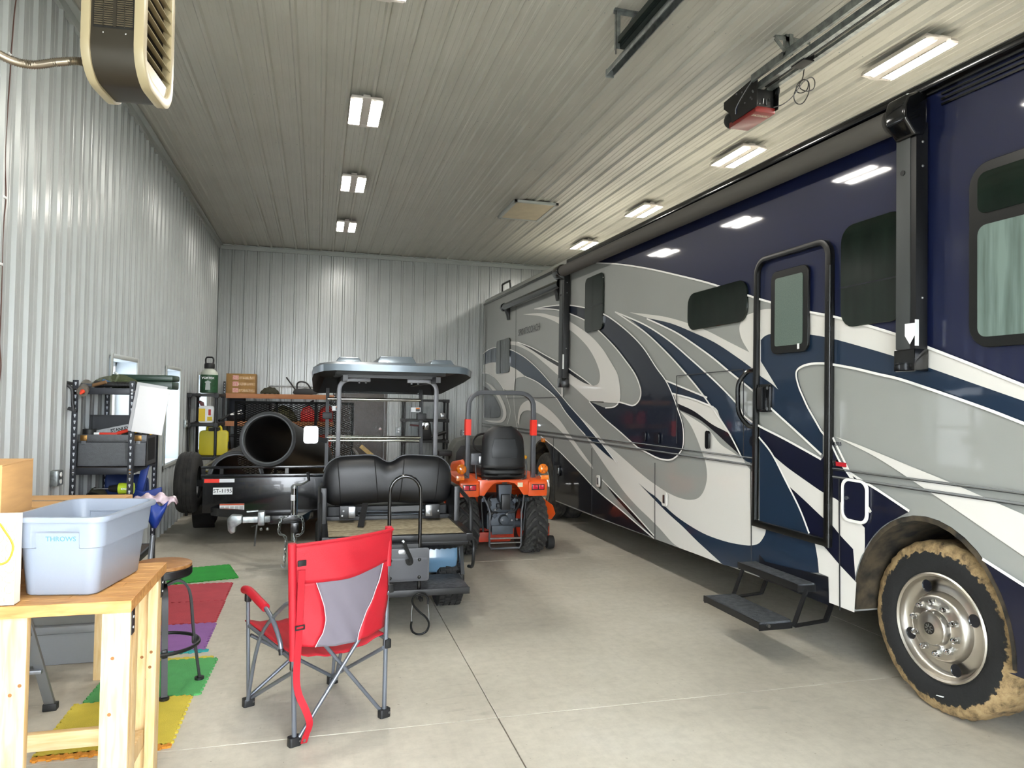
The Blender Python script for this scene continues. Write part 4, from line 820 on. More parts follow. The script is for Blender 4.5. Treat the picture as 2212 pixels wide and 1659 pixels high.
# hood, dash, front wheels, mower deck
part('hood', B().prism([(.75, .45), (.75, .95), (.95, 1.0), (1.6, .92), (1.75, .8), (1.78, .45)], lambda u, v: (-.26, u, v), (.52, 0, 0)), orange, T, bev=.05, seg=3)
part('dash_cowl', B().prism([(.62, .85), (.68, 1.12), (.8, 1.2), (.98, 1.1), (.98, .9)], lambda u, v: (-.22, u, v), (.44, 0, 0)), bplas, T, bev=.04, seg=3)
part('steering_wheel', B().tube([(.17*cos(a*pi/10), .6+.1*sin(a*pi/10), 1.22+.12*sin(a*pi/10)) for a in range(20)], .014, 8, closed=True), bplas, T)
part('floor_board', B().bb(-.45, .45, .25, .85, .42, .45), bplas, T)
for s in (-1, 1): part('front_wheel', B().lathe([(.0, -.04), (.12, -.05), (.13, -.09), (.2, -.1), (.23, -.07), (.235, 0), (.23, .07), (.2, .1), (.13, .09), (.12, .05), (0, .04)], (s*.42, 1.4, .235), (1, 0, 0), 28), rubberd, T)
part('mower_deck', B().prism(rrect(-.62, .62, .2, .95, .2, 6), lambda u, v: (u, v, .12), (0, 0, .16)), orgd, T, bev=.03)
part('discharge_chute', B().prism([(.5, .6), (.66, .59), (.86, .45), (.9, .34), (.84, .27), (.74, .29), (.66, .22), (.55, .25)], lambda u, v: (u, .38+.3*(u-.4), v), (0, .1, 0)), orange, T, bev=.02)
part('caster_arm', B().bar((.5, .25, .2), (.66, .12, .22), .04, .03), orgd, T); part('caster_arm', B().cyl((.66, .12, .14), (.66, .12, .3), .02), orgd, T)
part('caster_wheel', B().lathe([(0, -.045), (.05, -.05), (.075, -.04), (.08, 0), (.075, .04), (.05, .05), (0, .045)], (.68, .1, .08), (1, 0, 0), 20), rubber, T)
part('rear_skirt', B().bb(-.3, .2, .1, .2, .1, .22), orgd, T, bev=.02)

# riding machine behind the tractor: only its dark hooded seat shows
rm = thing('mower_seat', 'dark rounded mower seat showing left of the tractor roll bar', 'seat', (2.0, 10.6, 0))
wp('seat_shell', B().prism([(1.72, .78), (1.74, 1.04), (1.82, 1.2), (1.98, 1.25), (2.3, 1.25), (2.36, 1.1), (2.36, .78)], lambda u, v: (u*1.1, 10.5, v-.04), (0, .34, 0)), mat('mower_seat_grey', '#4b4d48', .6), rm, bev=.05, seg=3)
wp('seat_recess', B().prism([(1.8, .8), (1.82, 1.02), (1.88, 1.12), (2.3, 1.12), (2.32, .8)], lambda u, v: (u*1.1, 10.485, v-.04), (0, .03, 0)), bplas, rm, bev=.01)
wp('armrest', B().bb(1.72, 1.92, 10.4, 10.7, .93, 1.01), bplas, rm, bev=.02)
wp('pedestal', B().bb(2.0, 2.45, 10.5, 10.9, .0, .76), bplas, rm, bev=.02)

# ================================================================== golf cart
GB = Vector((.63, 6.15, 0))
K = thing('golf_cart', 'black golf cart with silver roof and rear deck seen from behind', 'golf cart', GB)
cart = mat('cart_frame_black', '#141517', .4, var=.08); vin = mat('black_cart_vinyl', '#131417', .42, bump=.06, bscale=180); silver = mat('silver_roof_gloss', '#66717a', .3, .5, coat=.3)
deckm = mat('sandy_deck_mat', '#b9ad92', .85, col2='#9a8f76', vscale=22, bump=.25, bscale=90); postm = mat('grey_post_paint', '#5b5b5e', .4, .2); bluep = mat('cart_blue_body', '#5f7f99', .25, coat=.4)
def pillow(hw, top, bot, dep, y, x0=0., nu=49, nv=17):
    b = B()
    for s in (-1, 1):
        def fn(u, v, s=s):
            x = (2*u-1)*hw; e = abs(2*u-1); w = abs(2*v-1); z = bot(x)+(top(x)-bot(x))*v
            return Vector((x0+x, y+s*dep*(1-e**8)**.5*(1-w**3.2)**.6, z))
        b.grid(fn, nu, nv)
    return b
def rnd_end(x, hw, r):
    d = max(0, abs(x)-(hw-r)); return r-math.sqrt(max(0, r*r-d*d))
tp = lambda x: 1.265-.065*math.exp(-(x/.085)**2)-.03*(abs(x)/.55)**2-rnd_end(x, .557, .16)*.95
bt = lambda x: .83+.02*math.exp(-(x/.2)**2)+rnd_end(x, .557, .12)*.9
wp('backrest', pillow(.557, tp, bt, .085, 6.36, .612), vin, K)
def seamline(x, w=.004):
    P = []
    for i in range(15):
        v = .04+.92*i/14; z = bt(x)+(tp(x)-bt(x))*v; q = abs(2*v-1); e = abs(x)/.557
        P.append((.612+x+.04*(v-.5)*(-1 if x < 0 else 1), 6.36-.085*(1-e**8)**.5*(1-q**3.2)**.6-.0005, z))
    return B().tube(P, w, 5)
for x in (-.42, -.11, .11, .42): wp('seam', seamline(x), mat('seam_thread', '#0c0c0d', .7), K)
piping = [(.612+x, 6.36, tp(x)+.002) for x in [-.552+1.104*i/60 for i in range(61)]]
wp('piping', B().tube(piping, .006, 6), mat('grey_piping', '#55565a', .5), K)
# deck and its frame
wp('deck_mat', B().bb(.1, 1.16, 5.665, 5.95, .672, .688), deckm, K, bev=.003); wp('deck_mat', B().bb(.1, 1.16, 5.957, 6.44, .672, .688), deckm, K, bev=.003)
for a in ((.05, 1.215, 5.6, 5.655, .64, .695), (.05, 1.215, 6.44, 6.5, .65, .72), (.05, .1, 5.6, 6.5, .64, .7), (1.16, 1.215, 5.6, 6.5, .64, .7)): wp('deck_rail', B().bb(*a), cart, K, bev=.004)
wp('cushion', B().grid(lambda u, v: Vector((.07+1.13*u, 5.66+.55*v*0+.3*v, .645-.095*(1-abs(2*v-1)**2.5)**.5*(1-abs(2*u-1)**10)**.5-.006*sin(u*160)*(u > .72)*(1-u)*4)), 80, 9), vin, K, solid=.01)
wp('cushion_end', B().bb(.08, 1.19, 5.64, 6.2, .6, .645), vin, K, bev=.02)
wp('footrest', B().bb(.12, 1.15, 5.4, 5.86, .3, .325), mat('scuffed_diamond_plate', '#3a3b3d', .6, col2='#55565a', vscale=30, bump=.4, bscale=70), K, bev=.006)
wp('footrest_lip', B().bb(.12, 1.15, 5.385, 5.4, .28, .33), black, K, bev=.004)
for x in (.12, 1.17):
    wp('footrest_strut', B().bar((x, 5.78, .33), (x, 5.92, .66), .03, .04), cart, K); wp('footrest_strut', B().bar((x, 5.86, .3), (x, 6.1, .3), .04, .05), cart, K)
# side guard rails of the deck
for s, x in ((-1, .035), (1, 1.235)):
    wp('guard_rail', B().tube(spline([(x, 5.78, .64), (x, 5.79, .8), (x, 5.8, .87), (x, 5.83, .905), (x, 5.9, .92), (x, 6.38, .97), (x, 6.45, .96), (x, 6.47, .9), (x, 6.47, .66)], 4), .018, 8), cart, K)
    wp('guard_bar', B().cyl((x, 5.79, .78), (x, 6.47, .81), .014), cart, K)
    wp('guard_hoop', B().tube(spline([(x, 5.7, .63), (x+.0, 5.66, .55), (x, 5.7, .42), (x, 5.85, .38)], 5), .014, 8), cart, K)
# body behind the deck, hinges
wp('rear_body', B().prism([(6.0, .3), (5.92, .42), (5.95, .58), (6.3, .62), (6.3, .3)], lambda u, v: (.88, u, v), (.28, 0, 0)), bluep, K, bev=.03, seg=3); wp('rear_body', B().prism([(6.0, .3), (5.92, .42), (5.95, .58), (6.3, .62), (6.3, .3)], lambda u, v: (.1, u, v), (.28, 0, 0)), bluep, K, bev=.03, seg=3)
wp('bag_well', B().bb(.1, 1.16, 6.5, 6.62, .3, .8), bplas, K, bev=.02)
for x in (.26, 1.0):
    h_ = wp('hinge_block', B().bb(x-.06, x+.06, 6.28, 6.4, .72, .835), cart, K, bev=.006); wp('hinge_plate', B().bb(x+(.012 if x < .5 else -.07), x+(.07 if x < .5 else -.012), 6.262, 6.28, .735, .83), steel, h_, base=GB, bev=.004)
    for dx, dz in ((-.03, .06), (.04, .045), (-.04, .02)): wp('bolt', B().cyl((x+dx, 6.27, .735+dz), (x+dx, 6.255, .735+dz), .008, n=8), steel, h_, base=GB)
for z in (.735, .765): wp('rod', B().cyl((.36, 6.4, z), (.94, 6.4, z), .01), gun, K)
wp('side_sill', B().bb(.04, .09, 6.2, 6.62, .3, 1.0), cart, K, bev=.01); wp('side_sill', B().bb(1.17, 1.22, 6.2, 6.62, .3, 1.0), cart, K, bev=.01)
# cart body, front seat, cowl, windscreen, wheel
wp('front_seat', B().bb(.1, 1.16, 6.62, 7.1, .6, .78), vin, K, bev=.05, seg=3); wp('front_backrest', pillow(.53, lambda x: 1.12-rnd_end(x, .53, .1), lambda x: .82+rnd_end(x, .53, .1), .07, 6.58, .62), vin, K)
wp('floor_pan', B().bb(.08, 1.18, 6.6, 8.0, .26, .32), bplas, K); wp('cowl', B().prism([(7.75, .3), (7.7, .85), (7.85, .95), (8.15, .8), (8.3, .55), (8.33, .35)], lambda u, v: (.08, u, v), (1.1, 0, 0)), bluep, K, bev=.06, seg=3)
wp('dash', B().bb(.12, 1.14, 7.6, 7.85, .8, .95), bplas, K, bev=.03)
wp('steering_column', B().cyl((.35, 7.7, .8), (.35, 7.45, 1.0), .02), bplas, K); wp('steering_wheel', B().tube([(.35+.16*cos(a*pi/12), 7.42+.06*sin(a*pi/12), 1.02+.13*sin(a*pi/12)) for a in range(24)], .013, 8, closed=True), bplas, K)
for (x, y) in ((.12, 6.15), (1.11, 6.15), (.12, 7.95), (1.11, 7.95)):
    w = wp('wheel', B().lathe([(.1, -.1), (.12, -.11), (.19, -.115), (.218, -.1), (.225, -.06), (.225, .06), (.218, .1), (.19, .115), (.12, .11), (.1, .1)], (x, y, .225), (1, 0, 0), 36), rubber, K)
    wp('hub', B().lathe([(.11, -.1), (.1, -.06), (.03, -.05), (0, -.05)] if x < .5 else [(.11, .1), (.1, .06), (.03, .05), (0, .05)], (x, y, .225), (1, 0, 0), 24), black, w, base=GB)
    if y < 7:
        tb = B()
        for k in range(30):
            for q in range(4):
                a = 2*pi*(k+.5*(q % 2))/30; tb.box((x-.075+.05*q, y+.227*sin(a), .225-.227*cos(a)), (.042, .034, .012), (a, 0, .25))
        wp('tread_block', tb, rubberd, w, base=GB, kind='stuff')
# posts, roof, windscreen
for s, x in ((-1, .18), (1, 1.045)):
    wp('rear_post', B().tube([(x, 6.55, .75), (x, 6.52, 1.72)]+[(x-s*(.09-.09*cos(a*pi/10)), 6.52, 1.83+.09*sin(a*pi/10)) for a in range(0, 6)]+[(x-s*.27, 6.52, 1.92)], .02, sq=(.04, .04)), postm, K, bev=.006)
    for dx in (.17, .23): wp('bolt', B().sph((x-s*dx, 6.5, 1.895), .01, 8, 6), steel, K); wp('bolt', B().sph((x-s*dx, 6.49, 1.955), .01, 8, 6), steel, K)
for x in (.1, 1.105):
    wp('front_post', B().tube([(x, 7.85, .8), (x, 7.9, 1.3), (x, 7.98, 1.86)], .018, sq=(.036, .036)), black, K)
    wp('screen_clamp', B().bb(x-.05, x+.05, 7.85, 7.93, 1.53, 1.6), bplas, K, bev=.006)
wp('roof_cross_bar', B().bb(.2, 1.03, 6.42, 6.46, 1.935, 1.965), black, K); wp('roof_frame', B().bb(.2, .24, 6.2, 8.0, 1.9, 1.95).bb(.99, 1.03, 6.2, 8.0, 1.9, 1.95), black, K)
RPL = [(.13, 5.98), (1.14, 5.98), (1.22, 6.02), (1.3, 6.2), (1.315, 6.6), (1.31, 7.8), (1.26, 8.12), (1.05, 8.2), (.22, 8.2), (.0, 8.12), (-.05, 7.8), (-.055, 6.6), (-.04, 6.2), (.04, 6.02)]
def ins(d, z):
    return [(.63+(x-.63)*(1-d/.68), 7.09+(y-7.09)*(1-d/1.1), z) for x, y in RPL]
def rimz(x, y): return 1.985-.02*((abs(x-.63)/.66)**4)-.08*max(0, y-6.05)
rings = [[(x, y, rimz(x, y)) for x, y in RPL], [(x, y, rimz(x, y)+.055) for x, y, _ in ins(-.004, 0)], [(x, y, 2.045-.03*max(0, (y-7)/1.2)) for x, y, _ in ins(.05, 0)], [(x, y, 2.06-.03*max(0, (y-7)/1.2)) for x, y, _ in ins(.12, 0)], [(x, y, 2.075) for x, y, _ in ins(.5, 0)]]
n = len(RPL); rb_ = B(); rb_.v = [Vector(p) for r in rings for p in r]
rb_.f = [(i*n+j, i*n+(j+1) % n, (i+1)*n+(j+1) % n, (i+1)*n+j) for i in range(len(rings)-1) for j in range(n)] + [tuple(range((len(rings)-1)*n, len(rings)*n))]
rf_ = wp('roof', rb_, silver, K)
ub = B(); ub.v = [Vector((x, y, rimz(x, y)+.001)) for x, y in RPL] + [Vector((x, y, 2.0-.03*max(0, (y-7)/1.2))) for x, y, _ in ins(.07, 0)]
ub.f = [(j, (j+1) % n, n+(j+1) % n, n+j) for j in range(n)] + [tuple(range(n, 2*n))]
wp('roof_lining', ub, mat('roof_underside', '#1c1d1f', .6), rf_, base=GB)
for (xa, xb, y0_, h0) in ((.47, .81, 6.1, .065), (.13, .36, 6.15, .05), (.92, 1.15, 6.15, .05)):
    wp('roof_rib', B().prism([(xa, 0), (xb, 0), (xb-.035, h0), (xa+.035, h0)], lambda u, v, y0_=y0_: (u, y0_+v*.6, 2.05+v), (0, 1.75, -.01)), silver, rf_, base=GB, bev=.008)
for y in (6.35, 6.9, 7.5): wp('lining_rib', B().bb(.15, 1.1, y, y+.05, 1.965, 2.0), bplas, rf_, base=GB)
acr = mat('clear_acrylic', '#e8eef0', .0, alpha=.05, spec=.15)
scr = wp('windscreen', B().add([(.13, 7.96, 1.83), (1.08, 7.96, 1.83), (1.08, 7.86, .95), (.13, 7.86, .95)], [(0, 1, 2, 3)]), acr, K, solid=.004)
clr = mat('bright_screen_bar', '#c8c4b6', .15, .8)
wp('screen_bar', B().cyl((.1, 7.94, 1.745), (1.1, 7.94, 1.745), .018), clr, K); wp('screen_bar', B().cyl((.1, 7.9, 1.335), (1.1, 7.9, 1.335), .016), clr, K); wp('screen_bar', B().cyl((.1, 7.895, 1.30), (1.1, 7.895, 1.30), .012), clr, K)
for p in ((725, 882, 14, 9), (898, 885, 20, 9)):
    q = onY(p[0], p[1], 7.9); wdt = p[2]*.0052; st_ = wp('screen_sticker', B().bb(q.x-wdt/2, q.x+wdt/2, 7.893, 7.897, q.z-.025, q.z+.025), white, K)
    wp('sticker_print', B().bb(q.x+wdt*.0, q.x+wdt*.42, 7.891, 7.893, q.z-.018, q.z+.008), black, st_, base=GB); wp('sticker_print', B().bb(q.x, q.x+wdt*.42, 7.891, 7.893, q.z+.008, q.z+.02), mat('label_orange', '#e07b1a', .5), st_, base=GB)
m_ = wp('mirror', B().prism(rrect(-.14, .015, 1.27, 1.46, .03), lambda u, v: (u, 7.8, v), (0, .05, 0)), black, K, bev=.01)
wp('mirror_glass', B().prism(rrect(-.135, .01, 1.275, 1.455, .03), lambda u, v: (u, 7.797, v), (0, .002, 0)), chrome, m_, base=GB); wp('mirror_arm', B().bar((.0, 7.83, 1.32), (.1, 7.86, 1.3), .03, .05), black, m_, base=GB)
wp('strap', B().bar((.36, 6.02, .7), (.41, 6.25, .86), .05, .006), bplas, K)
# grab hoop with its receiver plate
hp = [(.535, 5.42, .25), (.535, 5.42, 1.04)] + [(.65-.115*cos(a*pi/10), 5.42, 1.055+.12*sin(a*pi/10)) for a in range(0, 11)] + [(.765, 5.42, 1.04), (.765, 5.42, .25)]
wp('grab_hoop', B().tube(hp, .0145, 10), blackg, K)
wp('hoop_bar', B().bar((.545, 5.42, .93), (.755, 5.42, .935), .022, .04), cart, K); wp('hoop_bar', B().bar((.545, 5.42, .65), (.755, 5.42, .65), .02, .035), cart, K)
wp('hoop_foot', B().bar((.535, 5.42, .28), (.535, 5.7, .32), .03, .03), black, K); wp('hoop_foot', B().bar((.765, 5.42, .28), (.765, 5.7, .32), .03, .03), black, K)
pl_ = wp('plate_holder', B().prism(rrect(.47, .835, .395, .64, .02), lambda u, v: (u, 5.385, v), (0, .012, 0)), mat('dark_grey_plate', '#4a4b4f', .45), K, bev=.003)
wp('plate_panel', B().prism(rrect(.482, .822, .405, .57, .02), lambda u, v: (u, 5.379, v), (0, .007, 0)), mat('plate_panel_grey', '#43444a', .42), pl_, base=GB, bev=.002)
for x in (.545, .76):
    for z in (.425, .555): wp('plate_bolt', B().sph((x, 5.378, z), .013, 10, 8, (1, .7, 1)), black, pl_, base=GB)
wp('hitch_pin', B().prism(rrect(.6, .66, .6, .632, .014), lambda u, v: (u, 5.376, v), (0, .01, 0)), steel, pl_, base=GB, bev=.004)
wp('rubber_strap', B().tube(spline([(.63, 5.365, .71), (.64, 5.355, .69), (.66, 5.35, .64), (.69, 5.345, .575), (.695, 5.34, .545), (.675, 5.34, .54), (.665, 5.345, .57)], 5), .01, sq=(.035, .005)), rubber, pl_, base=GB); wp('strap_stud', B().cyl((.632, 5.355, .7), (.632, 5.345, .7), .01, n=12), steel, pl_, base=GB)
wp('tow_hook', B().tube(spline([(.765, 5.42, .33), (.768, 5.4, .28), (.77, 5.37, .26), (.772, 5.33, .265), (.772, 5.32, .285)], 5), .012, 8), black, K)
# carabiner on the hook
cbm = mat('black_carabiner', '#1a1b1c', .3, .5)
cz = thing('carabiner', 'large black double carabiner dangling below the cart hitch', 'carabiner', (.765, 5.32, .02))
P = [(-.062, .09), (-.066, .05), (-.052, .012), (-.02, -.006), (.018, -.006), (.05, .012), (.066, .05), (.06, .085), (.035, .12), (.0, .15), (-.03, .18), (-.055, .215), (-.058, .25), (-.035, .28), (.0, .288), (.035, .278), (.055, .25), (.056, .21)]
part('hook_body', B().tube(spline([(x, 0, z+.008) for x, z in P], 5), .008, 8), cbm, cz)
part('gate', B().tube([(-.062, .004, .09), (-.064, .006, .15), (-.058, .004, .23)], .0035, 6), steel, cz); part('gate', B().tube([(.066, .004, .06), (.066, .006, .14), (.056, .004, .22)], .0035, 6), steel, cz)
# ================================================================== utility trailer with culvert pipes
trm = mat('trailer_black_paint', '#131417', .22, coat=.35, var=.1, vscale=6)
U = thing('utility_trailer', 'black utility trailer with mesh tail gate, loaded with culvert pipes', 'trailer', (-.34, 9.0, 0))
wp('front_panel', B().bb(-1.27, .59, 9.0, 9.03, .39, .80), trm, U, bev=.004)
wp('top_rail', B().bb(-1.29, .61, 8.985, 9.035, .80, .84), trm, U, bev=.006)
wp('upper_rail', B().bb(-1.29, .61, 8.99, 9.02, .905, .935), trm, U, bev=.005)
for x in (-1.265, -1.07, -.34, .3, .58): wp('stake', B().bb(x-.02, x+.02, 8.995, 9.025, .84, .91), trm, U)
for x in (-1.27, .57):
    wp('side_panel', B().bb(x, x+.03, 9.03, 12.2, .39, .80), trm, U); wp('side_rail', B().bb(x-.01, x+.03, 9.0, 12.2, .905, .935), mat('worn_rail', '#6a6760', .4, .5, var=.3, vscale=20), U)
    for y in (9.9, 10.8, 11.7): wp('stake', B().bb(x, x+.03, y, y+.04, .8, .91), trm, U)
wp('bed', B().bb(-1.25, .58, 9.03, 12.2, .42, .45), mat('bed_planks', '#6b5b45', .85, var=.2, vscale=9, stretch=(1, .2, 1)), U)
for y in (9.6, 10.6, 11.6): wp('cross_member', B().bb(-1.25, .58, y, y+.05, .36, .42), trm, U)
wp('conspicuity_tape', B().bb(-1.255, -1.09, 8.994, 9.0, .742, .787), reflr, U); wp('conspicuity_tape', B().bb(-1.09, -.925, 8.994, 9.0, .745, .787), mat('white_reflective_tape', '#e4e6ea', .35), U)
sg = wp('number_plate', B().bb(-1.157, -.945, 8.993, 9.0, .605, .685), white, U)
text('lettering', 'ST-1195', .061, ink, sg, frame((-1.051+.34, 8.9925-9.0, .645), (1, 0, 0), (0, 0, 1)), bold=.0003)
lb = wp('spec_label', B().bb(-1.08, -.81, 8.994, 9.0, .41, .495), white, U); wp('label_band', B().bb(-1.08, -.81, 8.993, 8.994, .478, .495), mat('label_red_orange', '#c2512e', .5), lb, base=U.location)
for k in range(5): wp('label_print', B().bb(-1.07+.052*k, -1.03+.052*k, 8.9925, 8.994, .425, .465), mat('label_grey_print', '#b9bcbc', .6), lb, base=U.location)
# A-frame tongue with hinged coupler arm swung aside
for x in (-1.15, .35): wp('tongue_beam', B().bar((x, 9.0, .41), (-.3, 7.78, .5), .06, .09), trm, U)
wp('tongue_head', B().prism([(-.46, 7.7), (-.12, 7.7), (-.02, 8.1), (-.55, 8.1)], lambda u, v: (u, v, .46), (0, 0, .085)), trm, U, bev=.006)
wp('coupler_tube', B().bar((-.7, 7.62, .525), (-.44, 7.66, .52), .06, .06), galv, U, bev=.006)
wp('hinge', B().bb(-.555, -.49, 7.6, 7.72, .465, .6), galv, U, bev=.01)
wp('coupler', B().prism([(-.83, .43), (-.84, .54), (-.8, .58), (-.7, .57), (-.7, .5), (-.76, .46), (-.76, .41), (-.8, .39)], lambda u, v: (u, 7.57, v), (0, .1, 0)), galv, U, bev=.015)
wp('latch_lever', B().bar((-.66, 7.59, .61), (-.55, 7.6, .615), .03, .012), galv, U); wp('hitch_pin', B().tube([(-.61, 7.6, .46), (-.56, 7.58, .48), (-.575, 7.57, .27)], .009, 6), steel, U)
for x in (-.52, -.46): wp('bolt', B().sph((x, 7.6, .43), .017, 8, 6), steel, U)
jk = wp('jack_post', B().cyl((-.21, 7.76, .5), (-.215, 7.76, .815), .034, n=20), chrome, U)
wp('jack_cap', B().lathe([(0, 0), (.036, 0), (.036, .02), (.015, .04), (0, .04)], (-.215, 7.76, .815), (0, 0, 1), 18), galv, jk, base=U.location)
wp('jack_crank', B().tube(spline([(-.215, 7.75, .85), (-.15, 7.74, .855), (-.1, 7.74, .88), (-.07, 7.74, .9)], 4), .011, 8), galv, jk, base=U.location); wp('crank_grip', B().cyl((-.07, 7.74, .89), (-.085, 7.74, .98), .014, .018), bplas, jk, base=U.location)
wp('jack_label', B().lathe([(.0345, .0), (.0345, .06)], (-.214, 7.76, .69), (0, 0, 1), 12, a0=2.2, a1=4.2), white, jk, base=U.location)
wp('jack_foot', B().cyl((-.21, 7.76, .28), (-.21, 7.76, .5), .028), galv, jk, base=U.location)
wp('stabiliser_plate', B().bb(-.24, -.16, 7.66, 7.7, .37, .47), trm, U, bev=.006)
def chain(pts):
    c = bpy.data.objects.new('safety_chain', None); COL.objects.link(c); c.parent = U; c.location = Vector(pts[0])-U.location
    P = spline(pts, 10); L = []; acc = 0; last = P[0]; L.append(P[0])
    for p in P[1:]:
        acc += (p-last).length; last = p
        if acc > .036: L.append(p); acc = 0
    for i, (a, b) in enumerate(zip(L, L[1:])):
        d = (b-a).normalized(); s = d.orthogonal().normalized(); s = s if i % 2 else d.cross(s); m = (a+b)/2-Vector(pts[0])
        part('link', B().tube([m+d*.027*cos(t*pi/6)+s*.014*sin(t*pi/6) for t in range(12)], .0045, 5, closed=True), galv, c)
chain([(-.27, 7.68, .54), (-.335, 7.64, .53), (-.345, 7.63, .46), (-.35, 7.63, .38), (-.3, 7.63, .355), (-.28, 7.63, .33), (-.285, 7.63, .22), (-.29, 7.63, .09)])
chain([(-.2, 7.66, .54), (-.13, 7.63, .53), (-.115, 7.62, .45), (-.12, 7.62, .38), (-.16, 7.62, .35), (-.19, 7.62, .34), (-.185, 7.62, .2)])
wp('chain_hook', B().tube(spline([(-.29, 7.63, .09), (-.285, 7.63, .05), (-.3, 7.63, .03), (-.32, 7.63, .05), (-.32, 7.63, .07)], 4), .006, 6), galv, U)
def road_tyre(b, x0, x1, y, z, r, ri):
    w = x1-x0; return b.lathe([(ri, 0), (ri+.03, -.004), (ri+(r-ri)*.55, -.012), (r-.03, .004), (r-.006, .03), (r, .055), (r, w-.055), (r-.006, w-.03), (r-.03, w-.004), (ri+(r-ri)*.55, w+.012), (ri+.03, w+.004), (ri, w)], (x0, y, z), (1, 0, 0), 44)
for x in (-1.51, .62):
    w = wp('wheel', road_tyre(B(), x, x+.2, 10.5, .33, .33, .19), rubberd, U); wp('rim', B().lathe([(.195, .02), (.17, .05), (.06, .07), (.05, .04), (0, .04)], (x, 10.5, .33), (1, 0, 0), 24), steel, w, base=U.location)
    for k in range(3): wp('tread_rib', B().lathe([(.329, .05+.037*k), (.336, .053+.037*k), (.336, .077+.037*k), (.329, .08+.037*k)], (x, 10.5, .33), (1, 0, 0), 44), rubberd, w, base=U.location)
wp('fender', B().lathe([(.4, -.02), (.41, .0), (.41, .24), (.4, .25)], (-1.53, 10.5, .33), (1, 0, 0), 20, a0=-.1, a1=pi+.1), trm, U)
wp('axle', B().cyl((-1.5, 10.5, .33), (.8, 10.5, .33), .035), trm, U)
sp = wp('spare_wheel', road_tyre(B(), -1.655, -1.42, 9.75, .67, .375, .2), rubberd, U); sp['label'] = 'spare tyre bolted to the trailer side'
for k in range(3): wp('tread_rib', B().lathe([(.374, .055+.045*k), (.381, .058+.045*k), (.381, .09+.045*k), (.374, .093+.045*k)], (-1.655, 9.75, .67), (1, 0, 0), 48), rubberd, sp, base=U.location)
wp('spare_rim', B().lathe([(.21, .2), (.19, .16), (.06, .18), (0, .18)], (-1.655, 9.75, .67), (1, 0, 0), 24), steel, sp, base=U.location); wp('spare_bracket', B().bb(-1.46, -1.27, 9.72, 9.78, .62, .7), trm, U)
# mesh gate standing at the back
gatem = mat('matte_gate_black', '#0e0f10', .75, spec=.2)
GX0, GX1, GY, GZ0, GZ1 = -1.26, .56, 12.22, .42, 1.665
gt = bpy.data.objects.new('tail_gate', None); COL.objects.link(gt); gt.parent = U; gt.location = Vector(((GX0+GX1)/2, GY, GZ0))-U.location
gb_ = Vector(((GX0+GX1)/2, GY, GZ0))
for x in (GX0, -.64, -.03, GX1): wp('gate_upright', B().bb(x-.022, x+.022, GY-.02, GY+.02, GZ0, GZ1), gatem, gt, base=gb_)
for z in (GZ0, GZ1): wp('gate_rail', B().bb(GX0-.02, GX1+.02, GY-.02, GY+.02, z-.02, z+.02), gatem, gt, base=gb_)
em = B(); cw, ch = .08, .036
def strand(p, q):
    n_ = Vector((-(q[1]-p[1]), q[0]-p[0])).normalized()*.0048
    em.add([(p[0]-n_.x, GY+.004, p[1]-n_.y), (q[0]-n_.x, GY+.004, q[1]-n_.y), (q[0]+n_.x, GY-.004, q[1]+n_.y), (p[0]+n_.x, GY-.004, p[1]+n_.y)], [(0, 1, 2, 3)])
for r in range(int((GZ1-GZ0)/(ch/2))):
    for c in range(int((GX1-GX0)/(cw/2))):
        x, z = GX0+c*cw/2, GZ0+r*ch/2
        if (r+c) % 2: strand((x, z), (x+cw/2, z+ch/2))
        else: strand((x, z+ch/2), (x+cw/2, z))
wp('gate_mesh', em, gatem, gt, base=gb_, kind='stuff')
# culvert pipes
hd = mat('black_hdpe_pipe', '#222324', .42, var=.1, vscale=5)
def pipe(name, label, a, b, R, r):
    a, b = Vector(a), Vector(b); d = (b-a); L = d.length
    t = thing(name, label, 'pipe', a, 0, 'black culvert pipes in the trailer')
    part('pipe_wall', B().lathe([(r, 0), (r+.008, -.006), (R-.006, -.006), (R, 0), (R, .12), (R-.012, .13), (R-.012, L), (r, L), (r, 0)], (0, 0, 0), d, 56), hd, t)
    part('pipe_lip', B().lathe([(r-.004, .03), (r+.006, -.009), (r+.018, -.009), (r+.018, .0)], (0, 0, 0), d, 56), mat('pipe_lip_grey', '#55585a', .35), t)
    return t
pipe('culvert_pipe', 'large black culvert pipe lying on top, open end facing the camera', (-.555, 8.86, 1.262), (-.06, 11.85, .79), .325, .272)
pipe('culvert_pipe', 'black culvert pipe lying low in the trailer under the other pipe', (-.92, 9.1, .782), (-.92, 11.95, .782), .322, .27)

# ================================================================== shelving at the back
perf = mat('perforated_post_black', '#16171a', .45); beam = mat('orange_brown_beam', '#a0683f', .55, var=.06, vscale=5); chip = mat('particle_board', '#b98a4f', .8, var=.15, vscale=60)
def slot_post(t, x, y, z0, z1, w=.04, m=None, slots=True, base=None, d=.04, sgn=1, name='post'):
    p = wp(name, B().bb(x-w/2, x+w/2, y, y+.003, z0, z1).bb(x-sgn*w/2, x-sgn*w/2+sgn*.003, y, y+d, z0, z1), m or perf, t, base=base)
    if slots:
        b = B(); z = z0+.03
        while z < z1-.02: b.bb(x-.007, x+.007, y-.0008, y-.0002, z, z+.014); b.bb(x-.004, x+.004, y-.0008, y-.0002, z-.012, z); z += .05
        wp('slot', b, mat('slot_pale', '#b9bec4', .6), p, base=base or t.location, kind='stuff')
    return p
R_ = thing('storage_rack', 'wide rack with orange-brown shelf beams behind the trailer gate', 'rack', (-.66, 14.05, 0))
for x in (-1.62, .3):
    for y in (13.72, 14.36): slot_post(R_, x, y, 0, 2.02 if x < 0 else 1.95, slots=(y < 14))
